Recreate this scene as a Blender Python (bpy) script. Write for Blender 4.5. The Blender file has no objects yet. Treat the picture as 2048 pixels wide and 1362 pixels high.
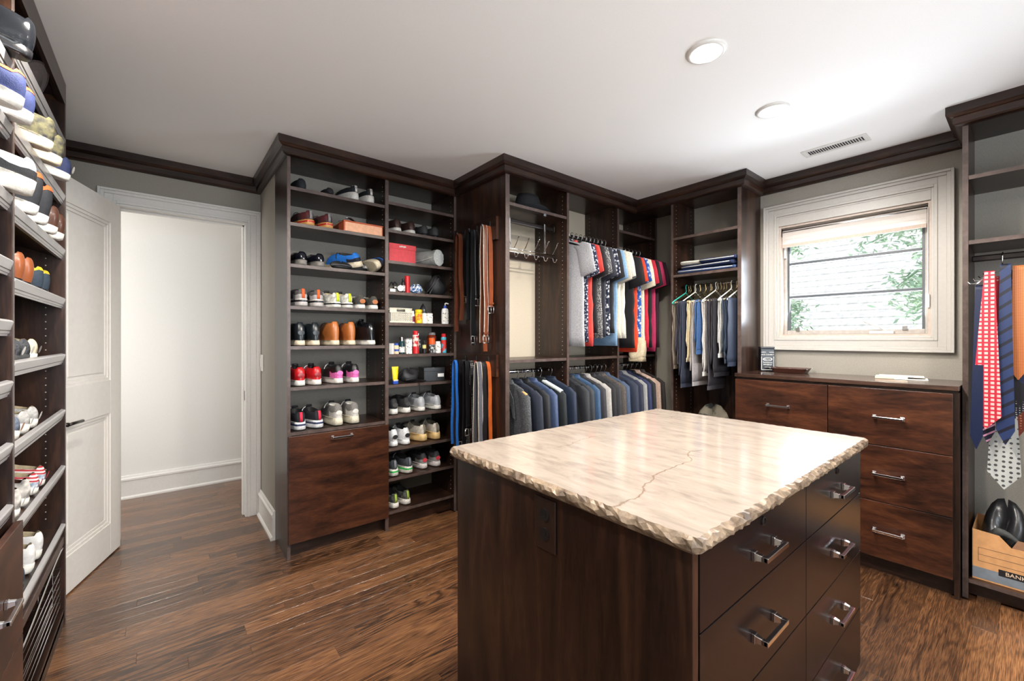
import bpy, math, random
from mathutils import Vector, Matrix
R = math.radians
rnd = random.Random(7)
SC = bpy.context.scene
COL = SC.collection
# ------------------------------------------------------------------ camera, world, light, exposure
CEIL = 2.505
cam_d = bpy.data.cameras.new('camera'); cam = bpy.data.objects.new('camera', cam_d); COL.objects.link(cam)
cam.location = (0, 0, 1.32); cam.rotation_euler = (R(90), 0, -math.atan2(.6335, .7738))
cam_d.sensor_width = 36; cam_d.lens = 854 / 2048 * 36; cam_d.shift_y = -4 / 2048; cam_d.clip_start = .02
SC.camera = cam
SC.view_settings.view_transform = 'Standard'; SC.view_settings.look = 'None'
SC.view_settings.gamma = 1; SC.view_settings.use_curve_mapping = False
SC.view_settings.exposure = 0.75
W = bpy.data.worlds.new('World'); SC.world = W; W.use_nodes = True
bg = W.node_tree.nodes['Background']; bg.inputs[0].default_value = (.80, .90, 1, 1); bg.inputs[1].default_value = 1.0
def lamp(name, kind, loc, rot, energy, color=(1, 1, 1), **kw):
    l = bpy.data.lights.new(name, kind); l.energy = energy; l.color = color
    for k, v in kw.items(): setattr(l, k, v)
    o = bpy.data.objects.new(name, l); COL.objects.link(o); o.location = loc; o.rotation_euler = rot
    return o
lamp('sun', 'SUN', (6, -2, 6), (R(38), R(-28), 0), 2.6, (1, .97, .92), angle=R(3))
# daylight entering by the two windows (the one in view, an added unseen one behind the camera)
lamp('window_daylight', 'AREA', (3.64, .79, 1.70), (0, R(100), 0), 22, (.82, .91, 1), shape='RECTANGLE', size=.52, size_y=.74)
lamp('rear_window_fill', 'AREA', (.85, -1.86, 1.45), (R(130), 0, 0), 52, (.86, .93, 1), shape='RECTANGLE', size=2.2, size_y=1.5)  # added fill at the unseen rear window, tilted up to brighten the ceiling
lamp('hall_fill', 'AREA', (-1.35, 4.26, 1.6), (0, R(-90), 0), 15, (1, .97, .93), shape='RECTANGLE', size=1.4, size_y=.8)  # added area lamp brightening the hallway

# ------------------------------------------------------------------ materials
MATS = {}
def mat(key, col, rough=.5, metal=0., col2=None, nscale=40., stretch=(1, 1, 1), bump=0., bscale=None, coat=0., emit=0., spec=.5, detail=3., lo=.35, hi=.65, sheen=0.):
    """principled material whose colour runs between col and col2 through a noise texture"""
    if key in MATS: return MATS[key]
    m = bpy.data.materials.new(key); m.use_nodes = True; nt = m.node_tree; N = nt.nodes; L = nt.links
    p = N['Principled BSDF']; p.inputs['Roughness'].default_value = rough; p.inputs['Metallic'].default_value = metal
    p.inputs['Coat Weight'].default_value = coat; p.inputs['Specular IOR Level'].default_value = spec
    if sheen: p.inputs['Sheen Weight'].default_value = sheen
    if col2 is None: col2 = tuple(c * .86 for c in col)
    tc = N.new('ShaderNodeTexCoord'); mp = N.new('ShaderNodeMapping'); mp.inputs['Scale'].default_value = stretch
    nz = N.new('ShaderNodeTexNoise'); nz.inputs['Scale'].default_value = nscale; nz.inputs['Detail'].default_value = detail
    rp = N.new('ShaderNodeValToRGB'); rp.color_ramp.elements[0].position = lo; rp.color_ramp.elements[1].position = hi
    rp.color_ramp.elements[0].color = (*col2, 1); rp.color_ramp.elements[1].color = (*col, 1)
    L.new(tc.outputs['Object'], mp.inputs[0]); L.new(mp.outputs[0], nz.inputs[0]); L.new(nz.outputs[0], rp.inputs[0])
    L.new(rp.outputs[0], p.inputs['Base Color'])
    if bump:
        b = N.new('ShaderNodeBump'); b.inputs['Strength'].default_value = bump; b.inputs['Distance'].default_value = .004
        if bscale:
            n2 = N.new('ShaderNodeTexNoise'); n2.inputs['Scale'].default_value = bscale; L.new(mp.outputs[0], n2.inputs[0]); L.new(n2.outputs[0], b.inputs['Height'])
        else: L.new(nz.outputs[0], b.inputs['Height'])
        L.new(b.outputs[0], p.inputs['Normal'])
    if emit:
        p.inputs['Emission Color'].default_value = (*col, 1); p.inputs['Emission Strength'].default_value = emit
    MATS[key] = m
    return m
def lin(r, g, b):
    f = lambda c: (c / 255 / 12.92) if c / 255 <= .04045 else ((c / 255 + .055) / 1.055) ** 2.4
    return (f(r), f(g), f(b))
def wood(key, dark, mid, light, stretch, rough=.3, scale=3.2):
    if key in MATS: return MATS[key]
    m = bpy.data.materials.new(key); m.use_nodes = True; nt = m.node_tree; N = nt.nodes; L = nt.links; p = N['Principled BSDF']
    p.inputs['Roughness'].default_value = rough
    tc = N.new('ShaderNodeTexCoord'); oi = N.new('ShaderNodeObjectInfo'); mp = N.new('ShaderNodeMapping'); mp.inputs['Scale'].default_value = stretch
    mul = N.new('ShaderNodeVectorMath'); mul.operation = 'SCALE'; mul.inputs[0].default_value = (7, 5, 9); L.new(oi.outputs['Random'], mul.inputs['Scale'])
    add = N.new('ShaderNodeVectorMath'); add.operation = 'ADD'; L.new(tc.outputs['Object'], add.inputs[0]); L.new(mul.outputs[0], add.inputs[1])
    L.new(add.outputs[0], mp.inputs[0])
    a = N.new('ShaderNodeTexNoise'); a.inputs['Scale'].default_value = scale; a.inputs['Detail'].default_value = 7; a.inputs['Distortion'].default_value = .9
    b = N.new('ShaderNodeTexNoise'); b.inputs['Scale'].default_value = scale * 9; b.inputs['Detail'].default_value = 4
    L.new(mp.outputs[0], a.inputs[0]); L.new(mp.outputs[0], b.inputs[0])
    mx = N.new('ShaderNodeMix'); mx.inputs[0].default_value = .3; L.new(a.outputs[0], mx.inputs[2]); L.new(b.outputs[0], mx.inputs[3])
    rp = N.new('ShaderNodeValToRGB'); e = rp.color_ramp.elements; e[0].position = .34; e[0].color = (*dark, 1); e[1].position = .66; e[1].color = (*light, 1)
    k = e.new(.5); k.color = (*mid, 1)
    L.new(mx.outputs[0], rp.inputs[0]); L.new(rp.outputs[0], p.inputs['Base Color'])
    bu = N.new('ShaderNodeBump'); bu.inputs['Strength'].default_value = .06; bu.inputs['Distance'].default_value = .002; L.new(b.outputs[0], bu.inputs['Height']); L.new(bu.outputs[0], p.inputs['Normal'])
    MATS[key] = m
    return m
DK, MD, LT = lin(24, 15, 12), lin(44, 28, 21), lin(66, 42, 30)
wv = wood('espresso_vertical_grain', DK, MD, LT, (5, 5, .6))
wh = wood('espresso_cross_grain', DK, MD, LT, (.8, .8, 5))
wred = wood('walnut_drawer_front', lin(28, 15, 10), lin(60, 32, 20), lin(84, 48, 29), (.9, .9, 4.5), .3)
wfront = wood('island_drawer_front', lin(13, 9, 10), lin(19, 12, 13), lin(26, 16, 16), (.8, .8, 5), .25)
wedge = wood('espresso_edge_band', lin(66, 54, 50), lin(80, 66, 61), lin(96, 80, 74), (6, 6, 6), .35)
m_wall = mat('wall_paint_taupe', lin(154, 148, 138), .7, nscale=220, bump=.05)
m_beige = mat('wall_paint_beige', lin(196, 184, 164), .75, nscale=220, bump=.05)
m_white = mat('trim_paint_white', lin(220, 217, 212), .38, col2=lin(216, 213, 208), nscale=60)
m_hall = mat('hall_paint', lin(226, 224, 220), .7, col2=lin(222, 220, 216), nscale=180)
m_ceil = mat('ceiling_paint', lin(242, 240, 237), .85, col2=lin(239, 237, 234), nscale=220, bump=.04)
m_door = mat('door_paint', lin(226, 222, 216), .42, col2=lin(222, 218, 212), nscale=30)
chrome = mat('polished_chrome', (.86, .86, .88), .1, 1., col2=(.8, .8, .82), nscale=12)
nickel = mat('brushed_nickel', (.62, .61, .6), .28, 1., nscale=80)
bronze = mat('dark_bronze', (.05, .042, .04), .3, .8, nscale=60)
gold = mat('brass_wire', (.72, .55, .28), .25, 1., nscale=60)
black = mat('black_plastic', (.012, .012, .013), .35, nscale=60)
hole = mat('peg_hole_sleeve', lin(190, 180, 168), .5, nscale=60)

# ------------------------------------------------------------------ mesh builder
class MB:
    def __init__(s): s.v = []; s.f = []
    def add(s, vs, fs):
        o = len(s.v); s.v += [tuple(p) for p in vs]; s.f += [tuple(i + o for i in f) for f in fs]; return s
    def box(s, x0, x1, y0, y1, z0, z1):
        return s.add([(x0, y0, z0), (x1, y0, z0), (x1, y1, z0), (x0, y1, z0), (x0, y0, z1), (x1, y0, z1), (x1, y1, z1), (x0, y1, z1)],
                     [(0, 3, 2, 1), (4, 5, 6, 7), (0, 1, 5, 4), (1, 2, 6, 5), (2, 3, 7, 6), (3, 0, 4, 7)])
    def prism(s, pts, axis, a, b):
        """polygon pts extruded along axis from a to b"""
        n = len(pts)
        def P(p, t): return {'x': (t, p[0], p[1]), 'y': (p[0], t, p[1]), 'z': (p[0], p[1], t)}[axis]
        return s.add([P(p, a) for p in pts] + [P(p, b) for p in pts],
                     [tuple(range(n))[::-1], tuple(range(n, 2 * n))] + [(i, (i + 1) % n, n + (i + 1) % n, n + i) for i in range(n)])
    def rings(s, rs, closed=True, cap0=True, cap1=True):
        n = len(rs[0]); vs = [p for r in rs for p in r]; fs = []
        for k in range(len(rs) - 1):
            for i in range(n if closed else n - 1):
                j = (i + 1) % n; fs.append((k * n + i, k * n + j, (k + 1) * n + j, (k + 1) * n + i))
        if cap0: fs.append(tuple(range(n))[::-1])
        if cap1: fs.append(tuple(range((len(rs) - 1) * n, len(rs) * n)))
        return s.add(vs, fs)
    def lathe(s, prof, c=(0, 0, 0), n=16, sx=1., sy=1.):
        return s.rings([[(c[0] + r * sx * math.cos(2 * math.pi * i / n), c[1] + r * sy * math.sin(2 * math.pi * i / n), c[2] + z) for i in range(n)] for r, z in prof])
    def tube(s, pts, r, n=8, rs=None):
        pts = [Vector(p) for p in pts]; out = []; up = None
        for i, p in enumerate(pts):
            d = (pts[min(i + 1, len(pts) - 1)] - pts[max(i - 1, 0)]).normalized()
            if up is None: up = Vector((0, 0, 1)) if abs(d.z) < .9 else Vector((1, 0, 0))
            u = d.cross(up); u = u.normalized() if u.length > 1e-6 else d.orthogonal().normalized()
            w = u.cross(d).normalized(); up = w; q = rs[i] if rs else r
            out.append([tuple(p + u * (q * math.cos(2 * math.pi * k / n)) + w * (q * math.sin(2 * math.pi * k / n))) for k in range(n)])
        return s.rings(out)
    def ribbon(s, pts, w, t, wdir):
        """flat strap: pts = centre line, w = width (number or list) along wdir, t = thickness"""
        pts = [Vector(p) for p in pts]; out = []; wd = Vector(wdir).normalized()
        for i, p in enumerate(pts):
            d = (pts[min(i + 1, len(pts) - 1)] - pts[max(i - 1, 0)]).normalized(); n = d.cross(wd).normalized()
            hw = (w[i] if isinstance(w, (list, tuple)) else w) / 2
            out.append([tuple(p + wd * hw + n * t / 2), tuple(p - wd * hw + n * t / 2), tuple(p - wd * hw - n * t / 2), tuple(p + wd * hw - n * t / 2)])
        return s.rings(out)
    def xf(s, M):
        s.v = [tuple(M @ Vector(p)) for p in s.v]; return s
    def build(s, name, m, parent=None, off=(0, 0, 0), smooth=False, bevel=0., sub=0, kind=None):
        me = bpy.data.meshes.new(name); me.from_pydata([(p[0] - off[0], p[1] - off[1], p[2] - off[2]) for p in s.v], [], s.f); me.update()
        me.materials.append(m)
        if smooth:
            for q in me.polygons: q.use_smooth = True
        o = bpy.data.objects.new(name, me); COL.objects.link(o)
        if parent is not None: o.parent = parent
        if bevel:
            b = o.modifiers.new('bevel', 'BEVEL'); b.width = bevel; b.segments = 2; b.limit_method = 'ANGLE'; b.angle_limit = R(40)
        if sub:
            b = o.modifiers.new('sub', 'SUBSURF'); b.levels = sub; b.render_levels = sub
        if kind: o['kind'] = kind
        return o
def box(*a): return MB().box(*a)
def tag(o, label, cat, group=None, kind=None):
    o['label'] = label; o['category'] = cat
    if group: o['group'] = group
    if kind: o['kind'] = kind
    return o
def thing(name, label, cat, loc=(0, 0, 0), rot=(0, 0, 0), group=None, kind=None):
    o = bpy.data.objects.new(name, None); COL.objects.link(o); o.location = loc; o.rotation_euler = rot; o.empty_display_size = .05
    return tag(o, label, cat, group, kind)
def struct(name, mb, m, label, cat, bevel=0., smooth=False):
    o = mb.build(name, m, bevel=bevel, smooth=smooth); tag(o, label, cat, kind='structure'); return o
def dup(o, parent=None):
    c = o.copy(); COL.objects.link(c); c.parent = parent
    for ch in o.children: dup(ch, c)
    return c
def smooth_path(pts, n=6):
    """Catmull-Rom through the points"""
    P = [Vector(p) for p in pts]; P = [P[0] * 2 - P[1]] + P + [P[-1] * 2 - P[-2]]; out = []
    for i in range(1, len(P) - 2):
        for k in range(n):
            t = k / n; a, b, c, d = P[i - 1], P[i], P[i + 1], P[i + 2]
            out.append(tuple(.5 * ((2 * b) + (c - a) * t + (2 * a - 5 * b + 4 * c - d) * t * t + (3 * b - a - 3 * c + d) * t ** 3)))
    return out + [tuple(P[-2])]
def text(s, size, m, parent, loc, rot, name='lettering', ext=.0004, align='CENTER'):
    c = bpy.data.curves.new(name, 'FONT'); c.body = s; c.size = size; c.extrude = ext; c.align_x = align; c.align_y = 'CENTER'; c.materials.append(m)
    tmp = bpy.data.objects.new(name, c); COL.objects.link(tmp); dg = bpy.context.evaluated_depsgraph_get()
    me = bpy.data.meshes.new_from_object(tmp.evaluated_get(dg)); bpy.data.objects.remove(tmp)
    o = bpy.data.objects.new(name, me); COL.objects.link(o); o.parent = parent; o.location = loc; o.rotation_euler = rot
    if not me.materials: me.materials.append(m)
    return o
# ------------------------------------------------------------------ room shell
X_L, X_W, Y_D, Y_REAR, Y_HALL = -.76, 3.54, 3.70, -1.75, 4.74
DX0, DX1, DZ = -.212, .474, 2.165            # doorway
WY0, WY1, WZ0, WZ1 = .385, 1.195, 1.335, 2.145   # window opening in the wall
m_floorbase = wood('oak_subfloor', lin(52, 32, 21), lin(82, 52, 34), lin(110, 72, 46), (.5, 7, 1), .35)
fl = struct('floor', box(-2.2, X_W, Y_REAR, Y_HALL, -.05, -.012), m_floorbase, 'dark stained oak strip floor', 'floor')
def plank_material():
    m = bpy.data.materials.new('oak_plank'); m.use_nodes = True; nt = m.node_tree; N = nt.nodes; L = nt.links; p = N['Principled BSDF']
    g = N.new('ShaderNodeNewGeometry'); oi = N.new('ShaderNodeObjectInfo')
    sc = N.new('ShaderNodeVectorMath'); sc.operation = 'SCALE'; sc.inputs[0].default_value = (13, 17, 3); L.new(oi.outputs['Random'], sc.inputs['Scale'])
    ad = N.new('ShaderNodeVectorMath'); ad.operation = 'ADD'; L.new(g.outputs['Position'], ad.inputs[0]); L.new(sc.outputs[0], ad.inputs[1])
    mp = N.new('ShaderNodeMapping'); mp.inputs['Scale'].default_value = (.9, 7, 1); L.new(ad.outputs[0], mp.inputs[0])
    nz = N.new('ShaderNodeTexNoise'); nz.inputs['Scale'].default_value = 1.5; nz.inputs['Detail'].default_value = 3; nz.inputs['Distortion'].default_value = .5; L.new(mp.outputs[0], nz.inputs[0])
    # cathedral grain: contour rings of the stretched noise
    mu = N.new('ShaderNodeMath'); mu.operation = 'MULTIPLY'; mu.inputs[1].default_value = 11.; L.new(nz.outputs[0], mu.inputs[0])
    fr = N.new('ShaderNodeMath'); fr.operation = 'PINGPONG'; fr.inputs[1].default_value = .5; L.new(mu.outputs[0], fr.inputs[0])
    mp2 = N.new('ShaderNodeMapping'); mp2.inputs['Scale'].default_value = (6, 160, 1); L.new(ad.outputs[0], mp2.inputs[0])
    fine = N.new('ShaderNodeTexNoise'); fine.inputs['Scale'].default_value = 2.2; fine.inputs['Detail'].default_value = 5; L.new(mp2.outputs[0], fine.inputs[0])
    mx = N.new('ShaderNodeMix'); mr = N.new('ShaderNodeMapRange'); sq = N.new('ShaderNodeMath'); sq.operation = 'PINGPONG'; sq.inputs[1].default_value = .21; L.new(oi.outputs['Random'], sq.inputs[0]); mr.inputs[2].default_value = .21; mr.inputs[1].default_value = 0; mr.inputs[3].default_value = .88; mr.inputs[4].default_value = .5; mr.inputs[2].default_value = .21; L.new(sq.outputs[0], mr.inputs[0]); L.new(mr.outputs[0], mx.inputs[0]); L.new(fr.outputs[0], mx.inputs[2]); L.new(fine.outputs[0], mx.inputs[3])
    rp = N.new('ShaderNodeValToRGB'); e = rp.color_ramp.elements
    e[0].position = .22; e[0].color = (*lin(34, 23, 16), 1); e[1].position = .66; e[1].color = (*lin(148, 106, 70), 1); k = e.new(.42); k.color = (*lin(102, 69, 46), 1)
    L.new(mx.outputs[0], rp.inputs[0])
    tone = N.new('ShaderNodeValToRGB'); t = tone.color_ramp.elements; t[0].position = 0; t[0].color = (.56, .53, .52, 1); t[1].position = 1; t[1].color = (1.12, 1.08, 1.0, 1); L.new(oi.outputs['Random'], tone.inputs[0])
    mm = N.new('ShaderNodeMix'); mm.data_type = 'RGBA'; mm.blend_type = 'MULTIPLY'; mm.inputs[0].default_value = 1
    L.new(rp.outputs[0], mm.inputs[6]); L.new(tone.outputs[0], mm.inputs[7]); L.new(mm.outputs[2], p.inputs['Base Color'])
    p.inputs['Roughness'].default_value = .27; p.inputs['Coat Weight'].default_value = .4; p.inputs['Coat Roughness'].default_value = .22
    bu = N.new('ShaderNodeBump'); bu.inputs['Strength'].default_value = .12; bu.inputs['Distance'].default_value = .002; L.new(mx.outputs[0], bu.inputs['Height']); L.new(bu.outputs[0], p.inputs['Normal'])
    return m
m_plank = plank_material()
PW, PG = .0815, .0005
pl_mesh = {}
def plank_mesh(l):
    if l not in pl_mesh:
        c = .0005; w = PW - PG; q = l - PG
        mb = MB().rings([[(0, 0, -.011), (q, 0, -.011), (q, w, -.011), (0, w, -.011)], [(0, 0, -c), (q, 0, -c), (q, w, -c), (0, w, -c)], [(c, c, 0), (q - c, c, 0), (q - c, w - c, 0), (c, w - c, 0)]], cap0=False)
        me = bpy.data.meshes.new('plank'); me.from_pydata(mb.v, [], mb.f); me.materials.append(m_plank); pl_mesh[l] = me
    return pl_mesh[l]
def lay_planks():
    pr = random.Random(3); y = -.06; n = 0
    while y < Y_HALL:
        x = -.76 - pr.random() * .9
        if y < .95: x += 2.0
        x1 = X_W if y < 2.9 else 1.2
        while x < x1:
            l = pr.choice((.55, .75, .95, 1.15, 1.4, 1.65))
            mid = (x + l / 2, y + .04)
            # what the cabinets, the island or the frame's edge hide stays bare subfloor
            hid = (x > 1.2 and y > 2.16) or (x > .75 and y > 2.86) or (x + l < -.2 and y < 2.0) or (y < .95 and x + l < 2.0) or (y < 1.2 and x > .8 and x + l < 2.02 and y > .45) or (x > 3.12)
            if not hid:
                o = bpy.data.objects.new('plank', plank_mesh(l)); COL.objects.link(o); o.parent = fl; o.location = (x, y, 0); n += 1
            x += l
        y += PW
    return n
lay_planks()
struct('ceiling', box(-2.2, X_W + .3, Y_REAR, Y_HALL, CEIL, CEIL + .08), m_ceil, 'smooth white painted ceiling', 'ceiling')
struct('wall_left', box(X_L - .1, X_L, Y_REAR, Y_D, -.012, CEIL), m_wall, 'wall behind the tilted shoe shelves', 'wall')
wb = MB().box(X_L, DX0 - .012, Y_D, Y_D + .12, -.012, CEIL).box(DX1 + .012, .69, Y_D, Y_D + .12, -.012, CEIL).box(DX0 - .012, DX1 + .012, Y_D, Y_D + .12, DZ + .012, CEIL)
struct('wall_back', wb, m_wall, 'taupe wall around the open doorway', 'wall')
struct('wall_return', box(.573, .69, 3.165, Y_D, -.012, CEIL), m_wall, 'short wall between the doorway and the shoe cabinet', 'wall')
struct('wall_alcove', box(.69, 1.78, 3.165, 3.285, -.012, CEIL), m_wall, 'wall behind the open shoe cabinet', 'wall')
struct('leak_filler', box(1.7475, 1.86, 2.8085, 3.165, -.012, CEIL), m_wall, 'unseen filler added behind the belt panel against a light leak', 'wall')  # added block closing a gap where light leaked in
struct('wall_closet', box(1.78, X_W, 2.555, 2.675, -.012, CEIL), m_beige, 'beige wall behind the hanging clothes', 'wall')
ww = MB().box(X_W, X_W + .2, Y_REAR, WY0, -.012, CEIL).box(X_W, X_W + .2, WY1, 2.675, -.012, CEIL).box(X_W, X_W + .2, WY0, WY1, -.012, WZ0).box(X_W, X_W + .2, WY0, WY1, WZ1, CEIL)
struct('wall_right', ww, m_wall, 'taupe wall with the small window above the dresser', 'wall')
wr = MB().box(X_L, -.3, Y_REAR - .12, Y_REAR, -.012, CEIL).box(2.0, X_W, Y_REAR - .12, Y_REAR, -.012, CEIL).box(-.3, 2.0, Y_REAR - .12, Y_REAR, -.012, .65).box(-.3, 2.0, Y_REAR - .12, Y_REAR, 2.25, CEIL)
struct('wall_rear', wr, m_wall, 'wall with an added wide window, unseen behind the viewer', 'wall')
struct('wall_hall', box(-2.2, 1.3, Y_HALL, Y_HALL + .1, -.012, CEIL), m_hall, 'pale hallway wall seen through the doorway', 'wall')
struct('wall_hall_end', box(1.2, 1.3, Y_D + .12, Y_HALL, -.012, CEIL), m_hall, 'end wall of the hallway', 'wall')
# door wall continues along the hall
struct('wall_hall_side', box(-2.2, X_L, Y_D, Y_D + .12, -.012, CEIL), m_hall, 'hallway side of the door wall', 'wall')
# ---- crown moulding, one mitred chain cut into runs
PROF = [(0, CEIL), (.056, CEIL), (.056, 2.464), (.050, 2.460), (.040, 2.452), (.031, 2.449), (.031, 2.418), (.024, 2.411), (.012, 2.407), (0, 2.405)]
def sweep(path, prof, i0, i1):
    """runs i0..i1 of the path; the room lies to the right of travel"""
    P = [Vector((p[0], p[1], 0)) for p in path]; dirs = [(P[i + 1] - P[i]).normalized() for i in range(len(P) - 1)]
    nr = [Vector((d.y, -d.x, 0)) for d in dirs]; rs = []
    for i in range(i0, i1 + 1):
        if i == 0: m = nr[0]
        elif i == len(P) - 1: m = nr[-1]
        else:
            s = nr[i - 1] + nr[i]; m = s / (1 + nr[i - 1].dot(nr[i]))
        sh = Vector((0, 0, 0))     # runs that meet at a mitre keep a hair's gap
        if i == i0 and i > 0: sh = dirs[i] * .0008
        if i == i1 and i < len(P) - 1: sh = dirs[i - 1] * -.0008
        rs.append([tuple(P[i] + m * a + sh + Vector((0, 0, z))) for a, z in prof])
    return MB().rings(rs)
CROWN = [(X_L + .002, Y_D - .001), (.572, Y_D - .001), (.572, 2.808), (1.744, 2.808), (1.744, 2.199), (3.199, 2.199), (3.199, 1.321), (X_W - .001, 1.321), (X_W - .001, .232), (3.169, .232), (3.169, -1.2)]
struct('trim_1', sweep(CROWN, PROF, 0, 1), wh, 'dark wood crown moulding above the doorway', 'moulding')
struct('trim_2', sweep(CROWN, PROF, 7, 8), wh, 'dark wood crown moulding above the window', 'moulding')
# ---- baseboards
def base_prof(h, t=.016): return [(0, 0), (t + .012, 0), (t + .012, .012), (t + .004, .022), (t, .024), (t, h - .045), (t + .006, h - .04), (t + .006, h - .026), (t - .003, h - .016), (t - .006, h - .003), (t - .009, h), (0, h)]
struct('baseboard_hall', sweep([(-2.2, Y_HALL - .001), (1.19, Y_HALL - .001)], base_prof(.19), 0, 1), m_white, 'tall white hallway baseboard', 'baseboard')
struct('baseboard_return', sweep([(.572, Y_D - .03), (.572, 3.145)], base_prof(.19), 0, 1), m_white, 'short white baseboard beside the shoe cabinet', 'baseboard')
# ---- door casing + jamb
def casing(y, sgn):
    mb = MB(); steps = [(0, .014, .012), (.014, .03, .019), (.03, .07, .015), (.07, .088, .022), (.088, .102, .028)]
    for a, b, t in steps:
        for x0, x1, z0, z1 in ((DX0 - b, DX0 - a, 0, DZ + b), (DX1 + a, DX1 + b, 0, DZ + b), (DX0 - a, DX1 + a, DZ + a, DZ + b)):
            x1 = min(x1, .571)
            mb.box(x0, x1, min(y, y + sgn * t), max(y, y + sgn * t), z0, z1)
    return mb
dt = struct('trim_3', casing(Y_D - .001, -1), m_white, 'white stepped casing around the doorway', 'door casing', bevel=.002)
jb = MB().box(DX0 - .011, DX0, Y_D - .004, Y_D + .124, 0, DZ).box(DX1, DX1 + .011, Y_D - .004, Y_D + .124, 0, DZ).box(DX0, DX1, Y_D - .004, Y_D + .124, DZ, DZ + .011)
jb.box(DX1 - .012, DX1, Y_D + .045, Y_D + .085, 0, DZ).box(DX0, DX1, Y_D + .045, Y_D + .085, DZ - .012, DZ)
jb.build('door_jamb', m_white, dt, bevel=.002)
box(DX1 - .0015, DX1 + .001, Y_D + .012, Y_D + .038, .86, .93).build('strike_plate', bronze, dt)
# ---- the open door: hinged at the far jamb, swung into the room
DW, DH = .69, 2.15
door = thing('door_1', 'white two-panel door standing open beside the tilted shoe shelves', 'door', (-.206, 3.668, .008), (0, 0, R(252)), kind='structure')
def door_leaf():
    mb = MB(); t = .036
    rails = [(0, .19), (.86, 1.06), (DH - .135, DH)]
    mb.box(0, .12, -t, 0, 0, DH).box(DW - .12, DW, -t, 0, 0, DH)
    for a, b in rails: mb.box(.12, DW - .12, -t, 0, a, b)
    return mb
door_leaf().build('door_frame', m_door, door, bevel=.0015)
for z0, z1 in ((.19, .86), (1.06, DH - .135)):
    mb = MB()
    for k, d in ((0, .006), (1, .012), (2, .017)):
        a = .12 + k * .017; b = DW - a; c0 = z0 + k * .017; c1 = z1 - k * .017; e = .017
        for q in ((a, a + e, c0, c1), (b - e, b, c0, c1), (a + e, b - e, c0, c0 + e), (a + e, b - e, c1 - e, c1)): mb.box(q[0], q[1], -.036 + d, -d, q[2], q[3])
    k = .12 + .051
    pn = box(k, DW - k, -.036 + .013, -.013, z0 + .051, z1 - .051).build('door_panel', m_door, door)
    mb.build('panel_moulding', m_door, pn, bevel=.0012)
h = MB().lathe([(.026, 0), (.026, .006), (.011, .009), (.011, .04)], n=16).xf(Matrix.Translation((DW - .06, 0, .88)) @ Matrix.Rotation(R(-90), 4, 'X'))
h.tube([(DW - .06, .042, .88), (DW - .10, .046, .882), (DW - .175, .044, .88)], .008)
h2 = MB().lathe([(.026, 0), (.026, .006), (.011, .009), (.011, .04)], n=16).xf(Matrix.Translation((DW - .06, -.036, .88)) @ Matrix.Rotation(R(90), 4, 'X'))
h2.tube([(DW - .06, -.078, .88), (DW - .10, -.082, .882), (DW - .175, -.08, .88)], .008)
h.build('door_handle', bronze, door, smooth=True); h2.build('door_handle', bronze, door, smooth=True)
# ---- light switch on the short return wall
sw = thing('light_switch', 'white light switch on the short wall beside the doorway', 'light switch', (.571, 3.60, 1.14))
box(-.006, 0, -.036, .036, -.06, .06).build('switch_plate', m_white, sw, bevel=.002)
box(-.012, -.006, -.016, .016, -.033, .033).build('rocker', m_white, sw, bevel=.002)
# ---- window
win = thing('window_1', 'white casement window with two cross bars above the dresser', 'window', (X_W, (WY0 + WY1) / 2, WZ0), kind='structure')
OFF = (X_W, (WY0 + WY1) / 2, WZ0)
mb = MB()
for a, b, t in ((0, .012, .012), (.012, .028, .02), (.028, .066, .016), (.066, .084, .024), (.084, .098, .032)):
    for y0, y1, z0, z1 in ((WY0 - b, WY0 - a, WZ0 - b, WZ1 + b + .06), (WY1 + a, WY1 + b, WZ0 - b, WZ1 + b + .06), (WY0 - a, WY1 + a, WZ0 - b, WZ0 - a), (WY0 - a, WY1 + a, WZ1 + a + .06, WZ1 + b + .06)):
        mb.box(X_W - t, X_W - .001, y0, y1, z0, z1)
mb.box(X_W - .012, X_W - .001, WY0, WY1, WZ1, WZ1 + .06)
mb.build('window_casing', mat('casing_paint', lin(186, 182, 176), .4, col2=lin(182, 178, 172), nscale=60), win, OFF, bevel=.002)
mb = MB().box(X_W, X_W + .13, WY0, WY0 + .014, WZ0, WZ1).box(X_W, X_W + .13, WY1 - .014, WY1, WZ0, WZ1).box(X_W, X_W + .13, WY0 + .014, WY1 - .014, WZ0, WZ0 + .014).box(X_W, X_W + .13, WY0 + .014, WY1 - .014, WZ1 - .014, WZ1)
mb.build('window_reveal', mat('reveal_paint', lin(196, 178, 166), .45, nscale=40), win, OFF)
SY0, SY1, SZ0, SZ1 = WY0 + .034, WY1 - .034, WZ0 + .044, WZ1 - .03
mb = MB()
for y0, y1, z0, z1 in ((WY0 + .014, SY0, WZ0 + .014, WZ1 - .014), (SY1, WY1 - .014, WZ0 + .014, WZ1 - .014), (SY0, SY1, WZ0 + .014, SZ0), (SY0, SY1, SZ1, WZ1 - .014)): mb.box(X_W + .055, X_W + .10, y0, y1, z0, z1)
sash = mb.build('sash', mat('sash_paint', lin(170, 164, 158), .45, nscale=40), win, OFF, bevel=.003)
m_al = mat('bar_grey', lin(84, 89, 94), .4, nscale=40)
for y0, y1, z0, z1 in ((SY0, SY0 + .014, SZ0, SZ1), (SY1 - .014, SY1, SZ0, SZ1)): box(X_W + .066, X_W + .092, y0, y1, z0, z1).build('sash_bead', m_al, win, OFF)
zb = [SZ0 + (SZ1 - SZ0) * k / 3 for k in range(4)]
for k in (1, 2): box(X_W + .064, X_W + .094, SY0 + .014, SY1 - .014, zb[k] - .009, zb[k] + .009).build('glazing_bar', m_al, win, OFF, bevel=.002)
m_glass = bpy.data.materials.new('window_glass'); m_glass.use_nodes = True
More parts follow.
